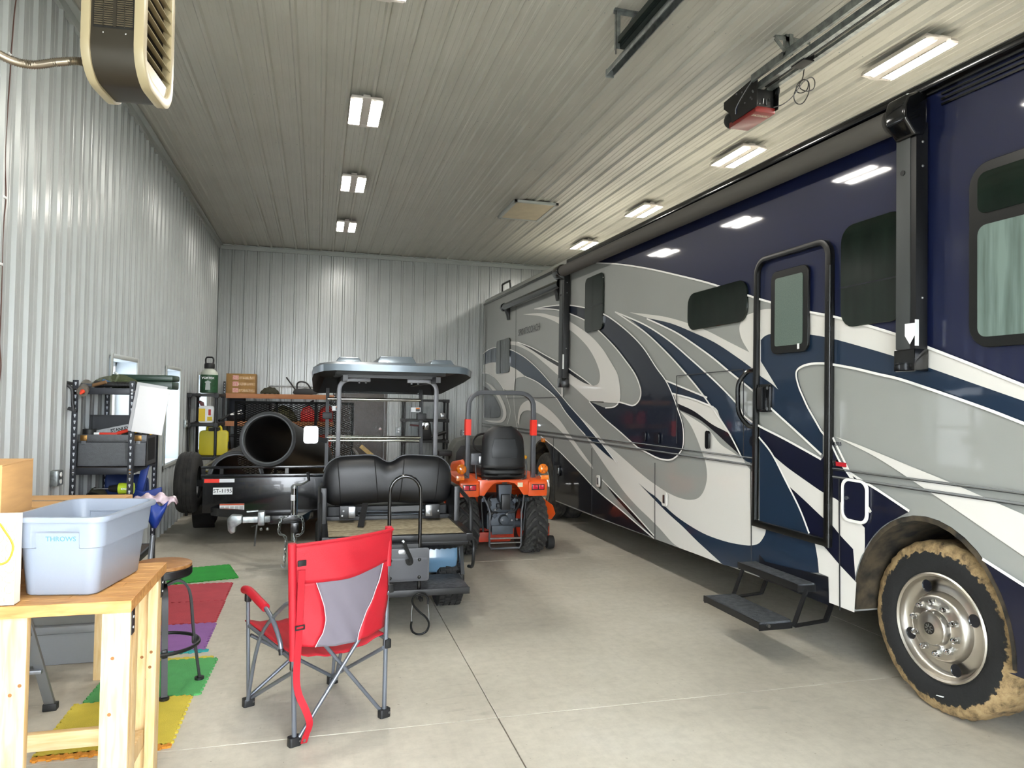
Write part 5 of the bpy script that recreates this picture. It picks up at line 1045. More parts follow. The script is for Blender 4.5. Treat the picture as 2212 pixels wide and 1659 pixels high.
for z in (1.81, 1.31, .77, .22):
    wp('shelf_beam', B().bb(-1.6, .29, 13.7, 13.73, z-.085, z), beam, R_, bev=.004); wp('shelf_beam', B().bb(-1.6, .29, 14.37, 14.4, z-.085, z), beam, R_)
    wp('shelf_board', B().bb(-1.6, .29, 13.72, 14.38, z-.02, z-.004), chip, R_)
def carton(name, label, c, d, rz=0., m=None, tape=True, group=None):
    t = thing(name, label, 'box', c, rz, group)
    part('carton', B().bb(-d[0]/2, d[0]/2, -d[1]/2, d[1]/2, 0, d[2]), m or card, t, bev=.004)
    if tape: part('tape', B().bb(-d[0]/2-.0008, d[0]/2+.0008, -.025, .025, d[2]-.06, d[2]+.0008), mat('packing_tape', '#b58f5e', .25), t)
    return t
cb_ = carton('cardboard_box', 'cardboard box with pink printed tape on the top rack shelf', (-1.35, 13.95, 1.808), (.5, .36, .36), 0, mat('brown_carton', '#94703f', .8, var=.1, vscale=8))
for k in range(3): 
    part('printed_tape', B().bb(-.14, -.04, -.1825, -.18, .02+.115*k, .1+.115*k), mat('pink_print', '#c9707a', .6, col2='#d9b9a0', vscale=60), cb_)
    part('clear_tape', B().bb(-.04, .24, -.182, -.18, .03+.115*k, .085+.115*k), mat('wrinkled_tape', '#a98450', .2, bump=.6, bscale=30), cb_)
bgm = mat('dark_olive_cloth', '#3b3a2c', .85, var=.3, vscale=25)
o = part('tool_bag', B().grid(lambda u, v: Vector((-.16+.32*u, -.1+.2*v, .11*sin(pi*u)**.6*sin(pi*v)**.4+.012*sin(u*23)*sin(v*9))), 21, 11), bgm, None, solid=.02); o.location = (-.86, 13.95, 1.82); tag(o, 'crumpled olive cloth bag beside the box on the top rack shelf', 'bag')
o = part('metal_conduit', B().cyl((-.85, 0, 0), (.5, 0, 0), .012), galv, None); o.location = (.1-.15, 14.1, 1.96); tag(o, 'long thin metal pipe lying across the top of the rack', 'pipe')
mb = thing('power_tool', 'black power tool with curved handle on the top rack shelf', 'power tool', (-.22, 13.95, 1.81))
part('housing', B().prism([(-.24, .03), (-.2, .1), (.0, .12), (.16, .1), (.22, .02), (.1, 0), (-.2, 0)], lambda u, v: (u, -.08, v), (0, .16, 0)), bplas, mb, bev=.015); part('handle', B().tube(spline([(-.16, 0, .1), (-.16, 0, .2), (-.1, 0, .24), (0, 0, .22), (.07, 0, .14), (.08, 0, .1)], 5), .014, 8), bplas, mb); part('brush_bar', B().cyl((-.2, .05, .1), (-.36, .05, .32), .013), bplas, mb)
# middle shelf of the rack
gm = mat('red_gas_can_plastic', '#c22a22', .4, coat=.1)
def gas_can(label, loc, rz=0., cat='gas can'):
    t = thing('gas_can', label, cat, loc, rz, 'red fuel cans on the rack')
    part('can_body', B().prism([(-.13, 0), (-.135, .16), (-.1, .24), (-.03, .29), (.03, .29), (.09, .22), (.13, .16), (.13, 0)], lambda u, v: (u, -.08, v), (0, .16, 0)), gm, t, bev=.025, seg=3)
    part('spout', B().tube(spline([(.0, 0, .28), (.02, 0, .34), (.07, 0, .38), (.1, 0, .39)], 4), .018, 8), bplas, t); part('cap', B().cyl((0, 0, .27), (0, 0, .31), .032), bplas, t)
    return t
g0 = gas_can('red gas can with bent black spout on the middle rack shelf', (-.17, 13.9, 1.309)); g1 = dup(g0, loc=(.17, 13.92, 1.309), label='red gas can at the right end of the middle rack shelf', rz=.4)
o = part('camo_bag', B().grid(lambda u, v: Vector((-.24+.48*u, -.14+.28*v, .32*sin(pi*u)**.55*sin(pi*v)**.35*(1-.3*u)+.015*sin(u*20+v*9))), 25, 13), mat('camo_cloth', '#4c4a2d', .85, col2='#2a2a1c', vscale=14), None, solid=.02); o.location = (-.61, 13.95, 1.316); tag(o, 'camouflage bag bulging on the middle rack shelf', 'bag')
o = part('storage_crate', B().bb(-.2, .2, -.16, .16, 0, .34).bb(-.21, .21, -.17, .17, .31, .35), bplas, None, bev=.01); o.location = (-1.06, 14.0, 1.31); tag(o, 'black plastic crate left of the camouflage bag', 'crate')
o = part('backpack', B().grid(lambda u, v: Vector((-.13+.26*u, -.1*sin(pi*v)**.5*sin(pi*u)**.4, .44*v)), 15, 15), mat('navy_canvas', '#22262f', .8), None, solid=.03); o.location = (-1.42, 13.98, 1.309); tag(o, 'dark navy pack standing at the left end of the middle shelf', 'bag')
for i, (x, z, m, lb_) in enumerate(((-1.3, .768, bplas, 'black plastic tote at the left of the low rack shelf'), (-.45, .768, mat('dark_blue_tote', '#26324a', .5), 'dark blue tote on the low rack shelf'), (.05, .768, orgd, 'rust red tool case on the low rack shelf'))):
    o = part('storage_tote', B().prism([(-.19, 0), (.19, 0), (.22, .26), (-.22, .26)], lambda u, v: (u, -.16, v), (0, .32, 0)).bb(-.23, .23, -.17, .17, .26, .29), m, None, bev=.012); o.location = (x, 14.0, z); tag(o, lb_, 'tote')

def plastic_rack(name, label, x0, x1, y0, y1, zs, h):
    t = thing(name, label, 'shelf', ((x0+x1)/2, (y0+y1)/2, 0))
    for z in zs:
        s = wp('shelf', B().bb(x0, x1, y0, y1, z-.045, z), bplas, t, bev=.008)
        for k in range(6): wp('shelf_slot', B().bb(x0+.06, x1-.06, y0+(y1-y0)*(k+.4)/6.2, y0+(y1-y0)*(k+.9)/6.2, z-.0005, z+.0006), mat('dark_recess', '#14130f', .6), s, base=t.location)
        for x in (x0+.03, x1-.03):
            for y in (y0+.03, y1-.03): wp('socket', B().bb(x-.035, x+.035, y-.035, y+.035, z-.06, z+.006), bplas, s, base=t.location, bev=.008)
    zz = [0]+sorted(zs)
    for a, b_ in zip(zz, zz[1:]):
        for x in (x0+.03, x1-.03):
            for y in (y0+.03, y1-.03): wp('leg', B().cyl((x, y, a), (x, y, b_-.03), .021, n=12), bplas, t)
    return t
plastic_rack('plastic_shelf', 'black plastic shelf unit against the left wall near the corner', -1.85, -1.42, 11.35, 12.2, (1.79, 1.35, .86, .3), 1.83)
plastic_rack('plastic_shelf', 'black plastic shelf unit against the back wall right of the door', 1.6, 2.5, 13.95, 14.38, (1.76, 1.37, .96, .5), 1.8)
# jug, bottle, yellow case
jm = mat('milky_jug_plastic', '#b9bfb2', .4); gl = mat('green_label', '#1f4a2c', .45, var=.2, vscale=30)
J = thing('drink_jug', 'big white jug with green label and black cap on the plastic shelf', 'jug', (-1.58, 11.55, 1.796))
part('jug_body', B().lathe([(0, 0), (.1, 0), (.118, .01), (.124, .05), (.124, .26), (.116, .31), (.08, .35), (.06, .36), (.06, .38)], (0, 0, 0), (0, 0, 1), 28), jm, J)
part('jug_label', B().lathe([(.125, .01), (.1255, .02), (.1255, .265), (.125, .275)], (0, 0, 0), (0, 0, 1), 28), gl, J)
part('jug_cap', B().lathe([(.07, .37), (.074, .38), (.074, .43), (.066, .45), (0, .45)], (0, 0, 0), (0, 0, 1), 24), bplas, J)
part('cap_loop', B().tube(spline([(-.05, 0, .44), (-.055, 0, .5), (-.04, 0, .535), (.0, 0, .54), (.04, 0, .535), (.055, 0, .5), (.05, 0, .44)], 4), .012, 8), bplas, J)
text('lettering', 'VORTEX', .045, white, J, frame((0, -.1262, .225), (1, 0, 0), (0, 0, 1)), bold=.0012, ext=.0008)
part('label_picture', B().prism([(-.035, .05), (.035, .05), (.03, .15), (.045, .165), (0, .19), (-.045, .165), (-.03, .15)], lambda u, v: (u, -.1262, v), (0, .001, 0)), mat('label_silver', '#a9b0ad', .5), J)
Q = thing('spray_bottle', 'white and yellow garden spray bottle on the second plastic shelf', 'bottle', (-1.6, 11.5, 1.357))
part('bottle_body', B().prism(rrect(-.1, .1, 0, .25, .03), lambda u, v: (u, -.05, v), (0, .1, 0)), white, Q, bev=.015); part('bottle_label', B().bb(-.098, -.01, -.052, -.05, .02, .21), mat('label_yellow', '#e3c322', .5), Q); part('bottle_label', B().bb(.02, .09, -.052, -.05, .03, .09), mat('label_yellow', '#e3c322', .5), Q)
part('bottle_print', B().bb(.035, .07, -.0525, -.0515, .11, .2), mat('label_red', '#b9251c', .5), Q); part('trigger', B().prism([(-.08, .25), (-.03, .25), (-.04, .3), (-.09, .33), (-.12, .31), (-.1, .29)], lambda u, v: (u, -.02, v), (0, .04, 0)), mat('dark_red_trigger', '#5e1712', .4), Q, bev=.006)
Y = thing('yellow_case', 'bright yellow plastic tool case on the lower plastic shelf', 'case', (-1.5, 11.62, .867))
part('case_shell', B().prism(rrect(-.2, .2, 0, .37, .05), lambda u, v: (u, -.06, v), (0, .12, 0)), mat('yellow_case_plastic', '#d3c414', .4), Y, bev=.02, seg=3)
part('case_handle', B().tube(spline([(-.1, 0, .37), (-.09, 0, .42), (-.05, 0, .435), (.05, 0, .435), (.09, 0, .42), (.1, 0, .37)], 4), .018, 8), MATS['yellow_case_plastic'], Y); part('handle_gap', B().bb(-.07, .07, -.062, .062, .36, .405), mat('dark_recess', '#14130f', .6), Y)
part('case_latch', B().bb(.2, .212, -.03, .03, .1, .2), bplas, Y)
Lp = thing('loppers', 'pruning loppers with black grips sticking out of the plastic shelf', 'loppers', (-1.42, 11.9, 1.36))
part('grip', B().cyl((-.05, 0, .015), (.07, .25, .1), .02), bplas, Lp); part('blade_arm', B().cyl((.07, .25, .1), (.22, .5, .17), .011), white, Lp); part('blade_arm', B().cyl((.07, .25, .1), (.24, .5, .12), .011), white, Lp)
# stuff on the right plastic shelf, wall fittings, lumber
mm = thing('shop_machine', 'chrome and black machine on the right plastic shelf', 'machine', (2.05, 14.1, .967))
part('machine_body', B().prism([(-.12, 0), (-.14, .2), (-.1, .38), (.02, .42), (.1, .32), (.13, 0)], lambda u, v: (u, -.09, v), (0, .18, 0)), bplas, mm, bev=.02); part('chrome_plate', B().prism([(-.1, .2), (-.08, .36), (.02, .39), (.07, .3), (.05, .2)], lambda u, v: (u, -.096, v), (0, .008, 0)), chrome, mm, bev=.004)
part('machine_arm', B().cyl((.08, -.05, .04), (.4, -.1, .16), .035), bplas, mm); part('machine_arm', B().cyl((-.12, 0, .27), (-.3, 0, .29), .018), mat('dark_red_trigger', '#5e1712', .4), mm)
o = part('round_gauge', B().lathe([(0, 0), (.06, 0), (.066, .008), (.066, .02), (.058, .026), (0, .026)], (0, 0, 0), (0, -1, 0), 24), steel, None); o.location = (2.37, 13.93, 1.44); tag(o, 'round steel lid standing on the right plastic shelf edge', 'lid')
lum = mat('pale_lumber', '#b99a5a', .8, var=.15, vscale=4, stretch=(6, 1, 1))
for i in range(5):
    o = part('lumber_board', B().bb(-.4, .4, -.04, .04, -.016, .016), lum, None, bev=.003); o.location = (1.02+.012*i, 12.55+.1*i, .672); o.rotation_euler = (0, radians(40), 0)
    tag(o, ['short board leaning lowest in the loose lumber pile', 'pale board second in the loose lumber pile', 'pale board in the middle of the loose lumber pile', 'pale board fourth in the loose lumber pile', 'board lying topmost in the loose lumber pile'][i], 'board', 'offcut boards beyond the cart')
o = part('sawhorse', B().bb(-.35, .35, -.3, .3, .36, .4).bb(-.33, -.28, -.28, -.23, 0, .37).bb(.28, .33, -.28, -.23, 0, .37).bb(-.33, -.28, .23, .28, 0, .37).bb(.28, .33, .23, .28, 0, .37), lum, None, bev=.003); o.location = (1.4, 12.76, 0); tag(o, 'low wooden stand under the loose lumber pile', 'stand')
def outlet(label, loc, rz, m, box=True):
    t = thing('outlet_box', label, 'outlet', loc, rz, 'electrical outlet boxes')
    part('box', B().bb(-.055, .055, -.055, 0, -.057, .057), m, t, bev=.008); part('cover', B().prism(rrect(-.052, .052, -.054, .054, .012), lambda u, v: (u, -.059, v), (0, .004, 0)), galv, t)
    for z in (-.026, .026): part('socket', B().prism(rrect(-.018, .018, z-.016, z+.016, .012), lambda u, v: (u, -.0625, v), (0, .004, 0)), white, t)
    return t
outlet('pale outlet box on the back wall right of the brown door', (1.57, YB, 1.13), 0, galv)
outlet('grey outlet box on the back wall left of the tractor roll bar', (2.9, YB, 1.09), 0, gun)
outlet('galvanised outlet box on the left wall above the cardboard boxes', (XL, 5.98, 1.13), pi/2, galv)
outlet('outlet box on the left wall behind the open toolbox', (XL, 7.62, 1.33), pi/2, galv)
outlet('outlet box on the left wall behind the yellow case', (XL, 11.22, 1.35), pi/2, galv)
# ================================================================== metal shelf by the left wall
blu = mat('blue_black_steel', '#23262d', .4, .2, var=.08)
S = thing('metal_shelf', 'blue-black slotted metal shelf unit standing by the left wall', 'shelf', (-1.62, 6.74, 0))
SX0, SX1, SY0, SY1 = -1.845, -1.405, 6.28, 7.2
for x, sg in ((SX0+.02, 1), (SX1-.02, -1)):
    for y in (SY0, SY1-.04): slot_post(S, x, y, 0, 1.86, m=blu, sgn=sg)
for z in (1.80, 1.17, .80, .40):
    for y in (SY0+.005, SY1-.03): wp('beam', B().bb(SX0+.02, SX1-.02, y, y+.022, z-.05, z+.004), blu, S, bev=.006)
    for x in (SX0+.004, SX1-.03): wp('side_beam', B().bb(x, x+.022, SY0+.02, SY1-.02, z-.05, z+.004), blu, S, bev=.006)
    wp('shelf_board', B().bb(SX0+.025, SX1-.025, SY0+.02, SY1-.02, z-.012, z), mat('fibre_board', '#4a4038', .85), S)
    for x in (SX0+.02, SX1-.02):
        for dz in (-.012, -.04): wp('rivet', B().cyl((x, SY0-.004, z+dz), (x, SY0+.002, z+dz), .008, n=10), chrome, S)
# top of the shelf
nm = mat('olive_net', '#57613f', .9, alpha=.55); N = thing('landing_net', 'green fishing net heaped on top of the metal shelf', 'net', (-1.62, 6.55, 1.803))
part('net_bag', B().grid(lambda u, v: Vector((-.16+.36*u, -.12+.3*v, .02+.09*sin(pi*u)**.6*sin(pi*v)**.5+.012*sin(9*u)*sin(7*v))), 19, 13), nm, N)
part('net_hoop', B().tube([(.02+.18*cos(a*pi/12), .03+.15*sin(a*pi/12), .03) for a in range(24)], .007, 6, closed=True), galv, N); part('net_rope', B().tube(spline([(-.05, -.14, .06), (.05, -.16, .025), (.15, -.15, .02), (.22, -.12, .02)], 5), .014, 6), mat('blue_rope', '#3a5f86', .8), N)
C_ = thing('caulk_gun', 'black clamp tool with a red tip hanging off the shelf top', 'tool', (-1.78, 6.26, 1.8))
part('barrel', B().cyl((.02, -.04, -.03), (-.02, .2, .03), .04, n=14), mat('grey_barrel', '#6a655c', .4, .5), C_); part('nozzle', B().cyl((.02, -.04, -.03), (.025, -.1, -.045), .018, .008), mat('red_nozzle', '#e2401f', .5), C_); part('handle', B().tube(spline([(-.06, .0, .03), (-.12, -.02, .04), (-.06, -.02, -.01), (-.05, -.02, -.12), (-.04, -.02, -.18)], 4), .012, 6), bplas, C_); part('trigger', B().bar((-.08, -.02, -.16), (-.02, -.02, -.18), .02, .025), bplas, C_)
D_ = thing('flashlight', 'long black flashlight lying on the shelf top edge', 'flashlight', (-1.52, 6.36, 1.83))
part('barrel', B().cyl((-.12, 0, 0), (.1, 0, 0), .022, n=16), bplas, D_); part('head', B().cyl((-.12, 0, 0), (-.19, .01, 0), .022, .034, n=16), bplas, D_)
for k in range(6): part('grip_ring', B().cyl((-.06+.022*k, 0, 0), (-.05+.022*k, 0, 0), .025, n=16), black, D_)
P_ = thing('pliers', 'brown handled pliers lying at the front corner of the shelf top', 'pliers', (-1.72, 6.33, 1.82))
part('handle', B().cyl((0, 0, 0), (.1, -.02, .03), .014), mat('brown_grip', '#7a5b3c', .6), P_); part('jaw', B().prism([(-.08, -.02), (0, -.03), (0, .03), (-.08, .015)], lambda u, v: (u, v, -.01), (0, 0, .025)), gun, P_, bev=.004)
G_ = thing('camp_stove', 'dark green camp stove case on top of the metal shelf', 'camp stove', (-1.48, 7.02, 1.804))
part('case', B().bb(-.24, .24, -.16, .16, 0, .07), mat('stove_green', '#1f3a2c', .35), G_, bev=.012); part('lid', B().bb(-.245, .245, -.165, .165, .072, .125), MATS['stove_green'], G_, bev=.015); part('pipe_stub', B().tube(spline([(-.2, -.17, .02), (-.2, -.2, .06), (-.18, -.2, .11), (-.21, -.2, .14)], 4), .011, 8), galv, G_)
pp = mat('white_paper', '#e3e3e4', .6); H_ = thing('paper_stack', 'white sheets hanging askew off the right shelf post', 'paper', (-1.28, 6.25, 1.43))
part('sheet', B().box((0, 0, .2), (.225, .012, .37), (0, radians(8), 0)), pp, H_, bev=.004); part('sheet', B().box((-.025, .012, .215), (.225, .006, .39), (0, radians(9), 0)), mat('grey_paper', '#b9babd', .6), H_, bev=.003); part('hook', B().tube([(-.14, .015, .34), (-.05, .012, .39), (0, .01, .38)], .004, 6), steel, H_)
# open toolbox with saw
tbm = mat('grey_hammered_toolbox', '#5b5d60', .42, .3, var=.08, vscale=30, bump=.1, bscale=120)
X_ = thing('toolbox', 'open grey steel toolbox with brass latches on the middle shelf', 'toolbox', (-1.585, 6.6, 1.172)); X_.scale = (1, 1, .83)
part('box', B().bb(-.25, .25, -.2, -.195, 0, .235).bb(-.25, -.245, -.2, .16, 0, .3).bb(.245, .25, -.2, .16, 0, .3).bb(-.25, .25, .155, .16, 0, .3).bb(-.25, .25, -.2, .16, 0, .006), tbm, X_)
part('front_lip', B().bb(-.25, .25, -.203, -.19, .24, .31), tbm, X_, bev=.004); part('drawer_gap', B().bb(-.245, .245, -.201, -.196, .234, .241), ink, X_)
part('lid', B().bb(-.25, .25, .16, .166, .3, .49).bb(-.25, -.244, .1, .166, .3, .49).bb(.244, .25, .1, .166, .3, .49).bb(-.25, .25, .1, .166, .484, .49), mat('lid_inside', '#2f3135', .4), X_)
part('side_vent', B().bb(.2505, .252, -.15, .1, .05, .27), bplas, X_)
br_ = mat('worn_brass_latch', '#8d6a3a', .35, .8)
for x in (-.205, .19):
    l_ = part('latch', B().bb(x-.024, x+.024, -.212, -.203, .25, .305), br_, X_, bev=.004); part('hasp', B().bb(x-.014, x+.014, -.214, -.2, .22, .25), steel, l_)
part('tray', B().bb(-.24, .24, -.19, .15, .29, .3), bplas, X_)
W_ = thing('hand_saw', 'hand saw with yellow and black handle lying in the toolbox', 'saw', (-1.56, 6.47, 1.424))
sw = part('blade', B().prism([(-.17, .0), (-.165, .035), (.12, .1), (.13, .04)], lambda u, v: (u, 0, v), (0, .0025, 0)), steel, W_)
text('lettering', 'STANLEY', .034, ink, sw, frame((.01, -.0008, .045), (1, 0, .2), (-.2, 0, 1)), bold=.0012)
hm = mat('saw_yellow', '#e8b416', .4); sh_ = part('handle', loop([(.1, .01), (.115, .1), (.2, .13), (.25, .13), (.29, .02), (.24, .0), (.2, .03)], [(.14, .04), (.145, .085), (.2, .105), (.225, .1), (.245, .04), (.225, .03), (.19, .05)], 0, .022), hm, W_)
me_ = sh_.data
for v in me_.vertices: v.co = Vector((v.co.y, v.co.x-.01, v.co.z))
part('grip', B().bar((.235, .0, .125), (.275, .0, .02), .026, .03), bplas, W_, bev=.006)
K_ = thing('torpedo_level', 'red and white level lying in the toolbox tray', 'level', (-1.63, 6.44, 1.424)); part('level_body', B().bb(-.06, .1, -.012, .012, 0, .02), mat('level_red', '#d2341f', .4), K_, bev=.003); part('level_end', B().bb(-.1, -.06, -.012, .012, 0, .02), white, K_, bev=.003)
V_ = thing('screwdriver', 'red handled screwdriver resting against the saw blade', 'screwdriver', (-1.5, 6.43, 1.438)); part('handle', B().cyl((-.06, 0, .0), (.04, 0, .03), .014), mat('level_red', '#d2341f', .4), V_); part('shaft', B().cyl((.04, 0, .03), (.12, 0, .0), .005), steel, V_)
M_ = thing('tape_roll', 'black tape roll at the left end of the toolbox', 'tape', (-1.77, 6.47, 1.424)); part('roll', B().lathe([(.025, 0), (.05, 0), (.05, .045), (.025, .045), (.025, 0)], (0, 0, 0), (0, 0, 1), 20), bplas, M_); part('core', B().lathe([(.022, .002), (.0255, .002), (.0255, .043), (.022, .043), (.022, .002)], (0, 0, 0), (0, 0, 1), 20), card, M_)
o = part('tool_case', B().bb(-.04, .04, -.19, .19, 0, .34), bplas, None, bev=.02); o.location = (-1.47, 6.975, 1.174); tag(o, 'slim black tool case standing behind the toolbox', 'case')
o = part('glue_tub', B().lathe([(0, 0), (.035, 0), (.04, .05), (.042, .06), (0, .062)], (0, 0, 0), (0, 0, 1), 16), mat('green_tub', '#1f6a3c', .5), None); o.location = (-1.46, 7.08, 1.173); tag(o, 'small green tub at the right rear of the middle shelf', 'tub')
# third shelf: drill, tools, blue clamp, bags
lime = mat('lime_green_plastic', '#b7d131', .4)
Z_ = thing('cordless_drill', 'lime green cordless drill lying on the third shelf', 'drill', (-1.5, 6.36, .802))
part('motor_housing', B().cyl((-.02, 0, .2), (.09, 0, .2), .045, n=16), lime, Z_, bev=.006); part('chuck', B().cyl((-.02, 0, .2), (-.09, 0, .2), .034, .022, n=14), bplas, Z_); part('bit', B().cyl((-.09, 0, .2), (-.2, 0, .2), .006), steel, Z_); part('grip', B().bar((.05, 0, .17), (.07, 0, .05), .035, .045), lime, Z_, bev=.01); part('battery', B().bb(.0, .12, -.035, .035, .0, .06), bplas, Z_, bev=.01); part('trigger', B().bar((.02, 0, .15), (.03, 0, .11), .02, .02), bplas, Z_)
text('lettering', 'RYOBI', .02, white, Z_, frame((.035, -.0462, .2), (1, 0, 0), (0, 0, 1)), bold=.0008)
A_ = thing('tool_pouch', 'olive and black tool pouch on the third shelf behind the boxes', 'pouch', (-1.7, 6.45, .802)); part('pouch', B().grid(lambda u, v: Vector((-.11+.22*u, -.1+.2*v, .19*sin(pi*u)**.5*sin(pi*v)**.5+.01*sin(20*u))), 15, 11), bgm, A_, solid=.015); part('flap', B().bar((-.03, -.08, .16), (.12, -.1, .12), .12, .02), bplas, A_)
o = part('blue_tarp', B().grid(lambda u, v: Vector((-.16+.32*u, -.08+.16*v, .3*sin(pi*v)**.4*(1-.3*u)+.012*sin(14*u+5*v))), 17, 11), mat('navy_tarp', '#1f3468', .6), None, solid=.015); o.location = (-1.6, 6.98, .81); tag(o, 'dark blue tarp bundled at the back of the third shelf', 'tarp')
Bc = thing('bar_clamp', 'bright blue clamp standing at the right end of the third shelf', 'clamp', (-1.42, 6.85, .803-.1)); blc = mat('clamp_blue', '#153a94', .45)
part('clamp_bar', B().box((-.03, 0, .34), (.06, .03, .26), (0, .2, 0)), blc, Bc, bev=.008); part('clamp_jaw', B().prism([(-.1, .06), (-.12, .2), (-.02, .16), (.12, .2), (.13, .06)], lambda u, v: (u, -.02, v+.05), (0, .04, 0)), blc, Bc, bev=.008); part('clamp_post', B().bb(-.03, .02, -.015, .015, .1, .15), steel, Bc)
o = part('plastic_bag', B().grid(lambda u, v: Vector((-.17+.34*u, -.05+.1*v, .07*sin(pi*u)**.4*sin(pi*v)**.5+.014*sin(22*u)+.01*sin(9*v+14*u))), 25, 9), mat('clear_pink_bag', '#cdb9c4', .25, var=.2, vscale=30), None, solid=.008); o.location = (-1.27, 6.42, .87); tag(o, 'crumpled clear bag with pink seal hanging off the shelf', 'bag')
o = part('blue_bag', B().grid(lambda u, v: Vector((-.06+.17*u*(1-.4*(1-v)), -.04*sin(pi*u)*sin(pi*v), -.17+.17*v+.03*sin(7*u))), 15, 11), blc, None, solid=.02); o.location = (-1.26, 6.36, .88); tag(o, 'blue cloth bag hanging below the clear bag', 'bag')
o = part('grey_pole', B().cyl((0, 0, 0), (.02, .1, .58), .02), mat('pole_grey', '#8c9196', .4, .4), None); o.location = (-1.33, 6.5, 0); tag(o, 'grey pole leaning below the blue bag', 'pole')

# ================================================================== work bench and what stands on it
but = bpy.data.materials.new('butcher_block'); but.use_nodes = True
def wood(m, a, b, c, sx):
    n = m.node_tree.nodes; l = m.node_tree.links; p = n['Principled BSDF']; tc = n.new('ShaderNodeTexCoord'); mp = n.new('ShaderNodeMapping'); mp.inputs['Scale'].default_value = sx; l.new(tc.outputs['Object'], mp.inputs['Vector'])
    z = n.new('ShaderNodeTexNoise'); z.inputs['Scale'].default_value = 3; z.inputs['Detail'].default_value = 7; z.inputs['Distortion'].default_value = .6; l.new(mp.outputs['Vector'], z.inputs['Vector'])
    r = n.new('ShaderNodeValToRGB'); e = r.color_ramp.elements; e[0].position = .3; e[0].color = lin(a); e[1].position = .7; e[1].color = lin(c); x = e.new(.5); x.color = lin(b); l.new(z.outputs['Fac'], r.inputs['Fac']); l.new(r.outputs['Color'], p.inputs['Base Color']); p.inputs['Roughness'].default_value = .5
wood(but, '#a8743c', '#c08c50', '#cf9f62', (2.5, 14, 14))
pine = bpy.data.materials.new('pine_stud'); pine.use_nodes = True; wood(pine, '#cfa86e', '#dcbc88', '#e6cda2', (14, 14, 1.6))
pineh = bpy.data.materials.new('pine_rail'); pineh.use_nodes = True; wood(pineh, '#cfa86e', '#dcbc88', '#e6cda2', (1.6, 14, 14))
knot = mat('pine_knot', '#8a5a2c', .7)
N0 = thing('work_bench', 'wooden work bench with butcher block top at the left front', 'bench', (-1.25, 3.35, 0))
for k in range(9):
    y0_ = 3.02+.0733*k; off = [.0, .35, .15, .5, .25, .6, .1, .45, .3][k]; xs_ = sorted([-1.83, -.666]+[q for q in (-1.83+off, -1.83+off+.58) if q < -.7])
    for a, b_ in zip(xs_, xs_[1:]):
        if b_-a > .03: wp('stave', B().bb(a+.0004, b_-.0004, y0_+.0004, y0_+.0729, .925, .97), but, N0, bev=.0012, seg=1)
brk = mat('black_bracket', '#1b1c1e', .4, .3)
for (x0_, x1_, y0_, y1_) in ((-.772, -.672, 3.045, 3.085), (-.712, -.672, 3.085, 3.17), (-.772, -.672, 3.58, 3.62), (-.712, -.672, 3.53, 3.58), (-1.13, -1.03, 3.075, 3.115), (-1.83, -1.73, 3.045, 3.085), (-1.83, -1.73, 3.58, 3.62)):
    lg = wp('leg', B().bb(x0_, x1_, y0_, y1_, 0, .925), pine, N0, bev=.003)
    for k in range(2): 
        xx, zz = random.uniform(x0_+.015, x1_-.015), random.uniform(.35, .8); wp('knot', B().lathe([(0, 0), (.006, 0), (.007, .0006), (.0, .0006)], (xx, y0_-.0002, zz), (0, -1, 0), 12), knot, lg, base=N0.location)
wp('stretcher', B().bb(-1.83, -.772, 3.05, 3.085, .19, .265), pineh, N0, bev=.003); wp('stretcher', B().bb(-1.83, -.772, 3.58, 3.615, .19, .265), pineh, N0, bev=.003); wp('side_stretcher', B().bb(-.75, -.715, 3.17, 3.53, .19, .265), pine, N0, bev=.003)
for y in (3.05, 3.585):
    b_ = wp('bracket', B().bb(-.6715, -.6685, y, y+.035, .83, .925).bb(-.712, -.6685, y+.04, y+.043, .83, .925), brk, N0)
    for z in (.855, .895): wp('bracket_screw', B().sph((-.668, y+.018, z), .006, 8, 6), steel, b_, base=N0.location)
# grey tote
tg = mat('grey_blue_tote_plastic', '#8f98a6', .38, bump=.03, bscale=200)
O_ = thing('storage_tote', 'grey-blue open plastic tote on the work bench', 'tote', (-.912, 3.345, .971), radians(-9.6))
def rr3(hx, hy, r, z, k=6): return [Vector((x, y, z)) for x, y in rrect(-hx, hx, -hy, hy, r, k)]
def rr3(hx, hy, r, z, notch=None, k=6):
    P = [Vector((x, y, z)) for x, y in rrect(-hx, hx, -hy, hy, r, k)]; m = (k+1)
    def edge(y, sg):
        return [Vector((sg*a, y if (notch is None or abs(a) > .083) else (notch if y > 0 else -notch), z)) for a in (-.091, -.087, -.078, 0, .078, .087, .091)]
    return P[:m] + edge(hy, -1) + P[m:3*m] + edge(-hy, 1) + P[3*m:]
rings = [rr3(.124, .2, .03, .0), rr3(.134, .211, .04, .008), rr3(.149, .229, .045, .185), rr3(.161, .244, .05, .19, .2295), rr3(.162, .245, .05, .205, .231), rr3(.166, .251, .052, .245, .235), rr3(.167, .252, .052, .256), rr3(.169, .254, .052, .288), rr3(.184, .271, .056, .29), rr3(.186, .273, .058, .3), rr3(.183, .27, .056, .31), rr3(.168, .252, .05, .31), rr3(.158, .24, .048, .27), rr3(.142, .22, .042, .15), rr3(.13, .206, .036, .01)]
n = len(rings[0]); tb = B(); tb.v = [v for r in rings for v in r]; tb.f = [(i*n+j, i*n+(j+1) % n, (i+1)*n+(j+1) % n, (i+1)*n+j) for i in range(len(rings)-1) for j in range(n)] + [tuple(range(n-1, -1, -1)), tuple(range((len(rings)-1)*n, len(rings)*n))]
part('tote_shell', tb, tg, O_, ang=50)
part('inner_rib', B().tube([(-.1, .228, .17), (-.1, .236, .26), (.1, .236, .26), (.1, .228, .17)], .004, 6), tg, O_)
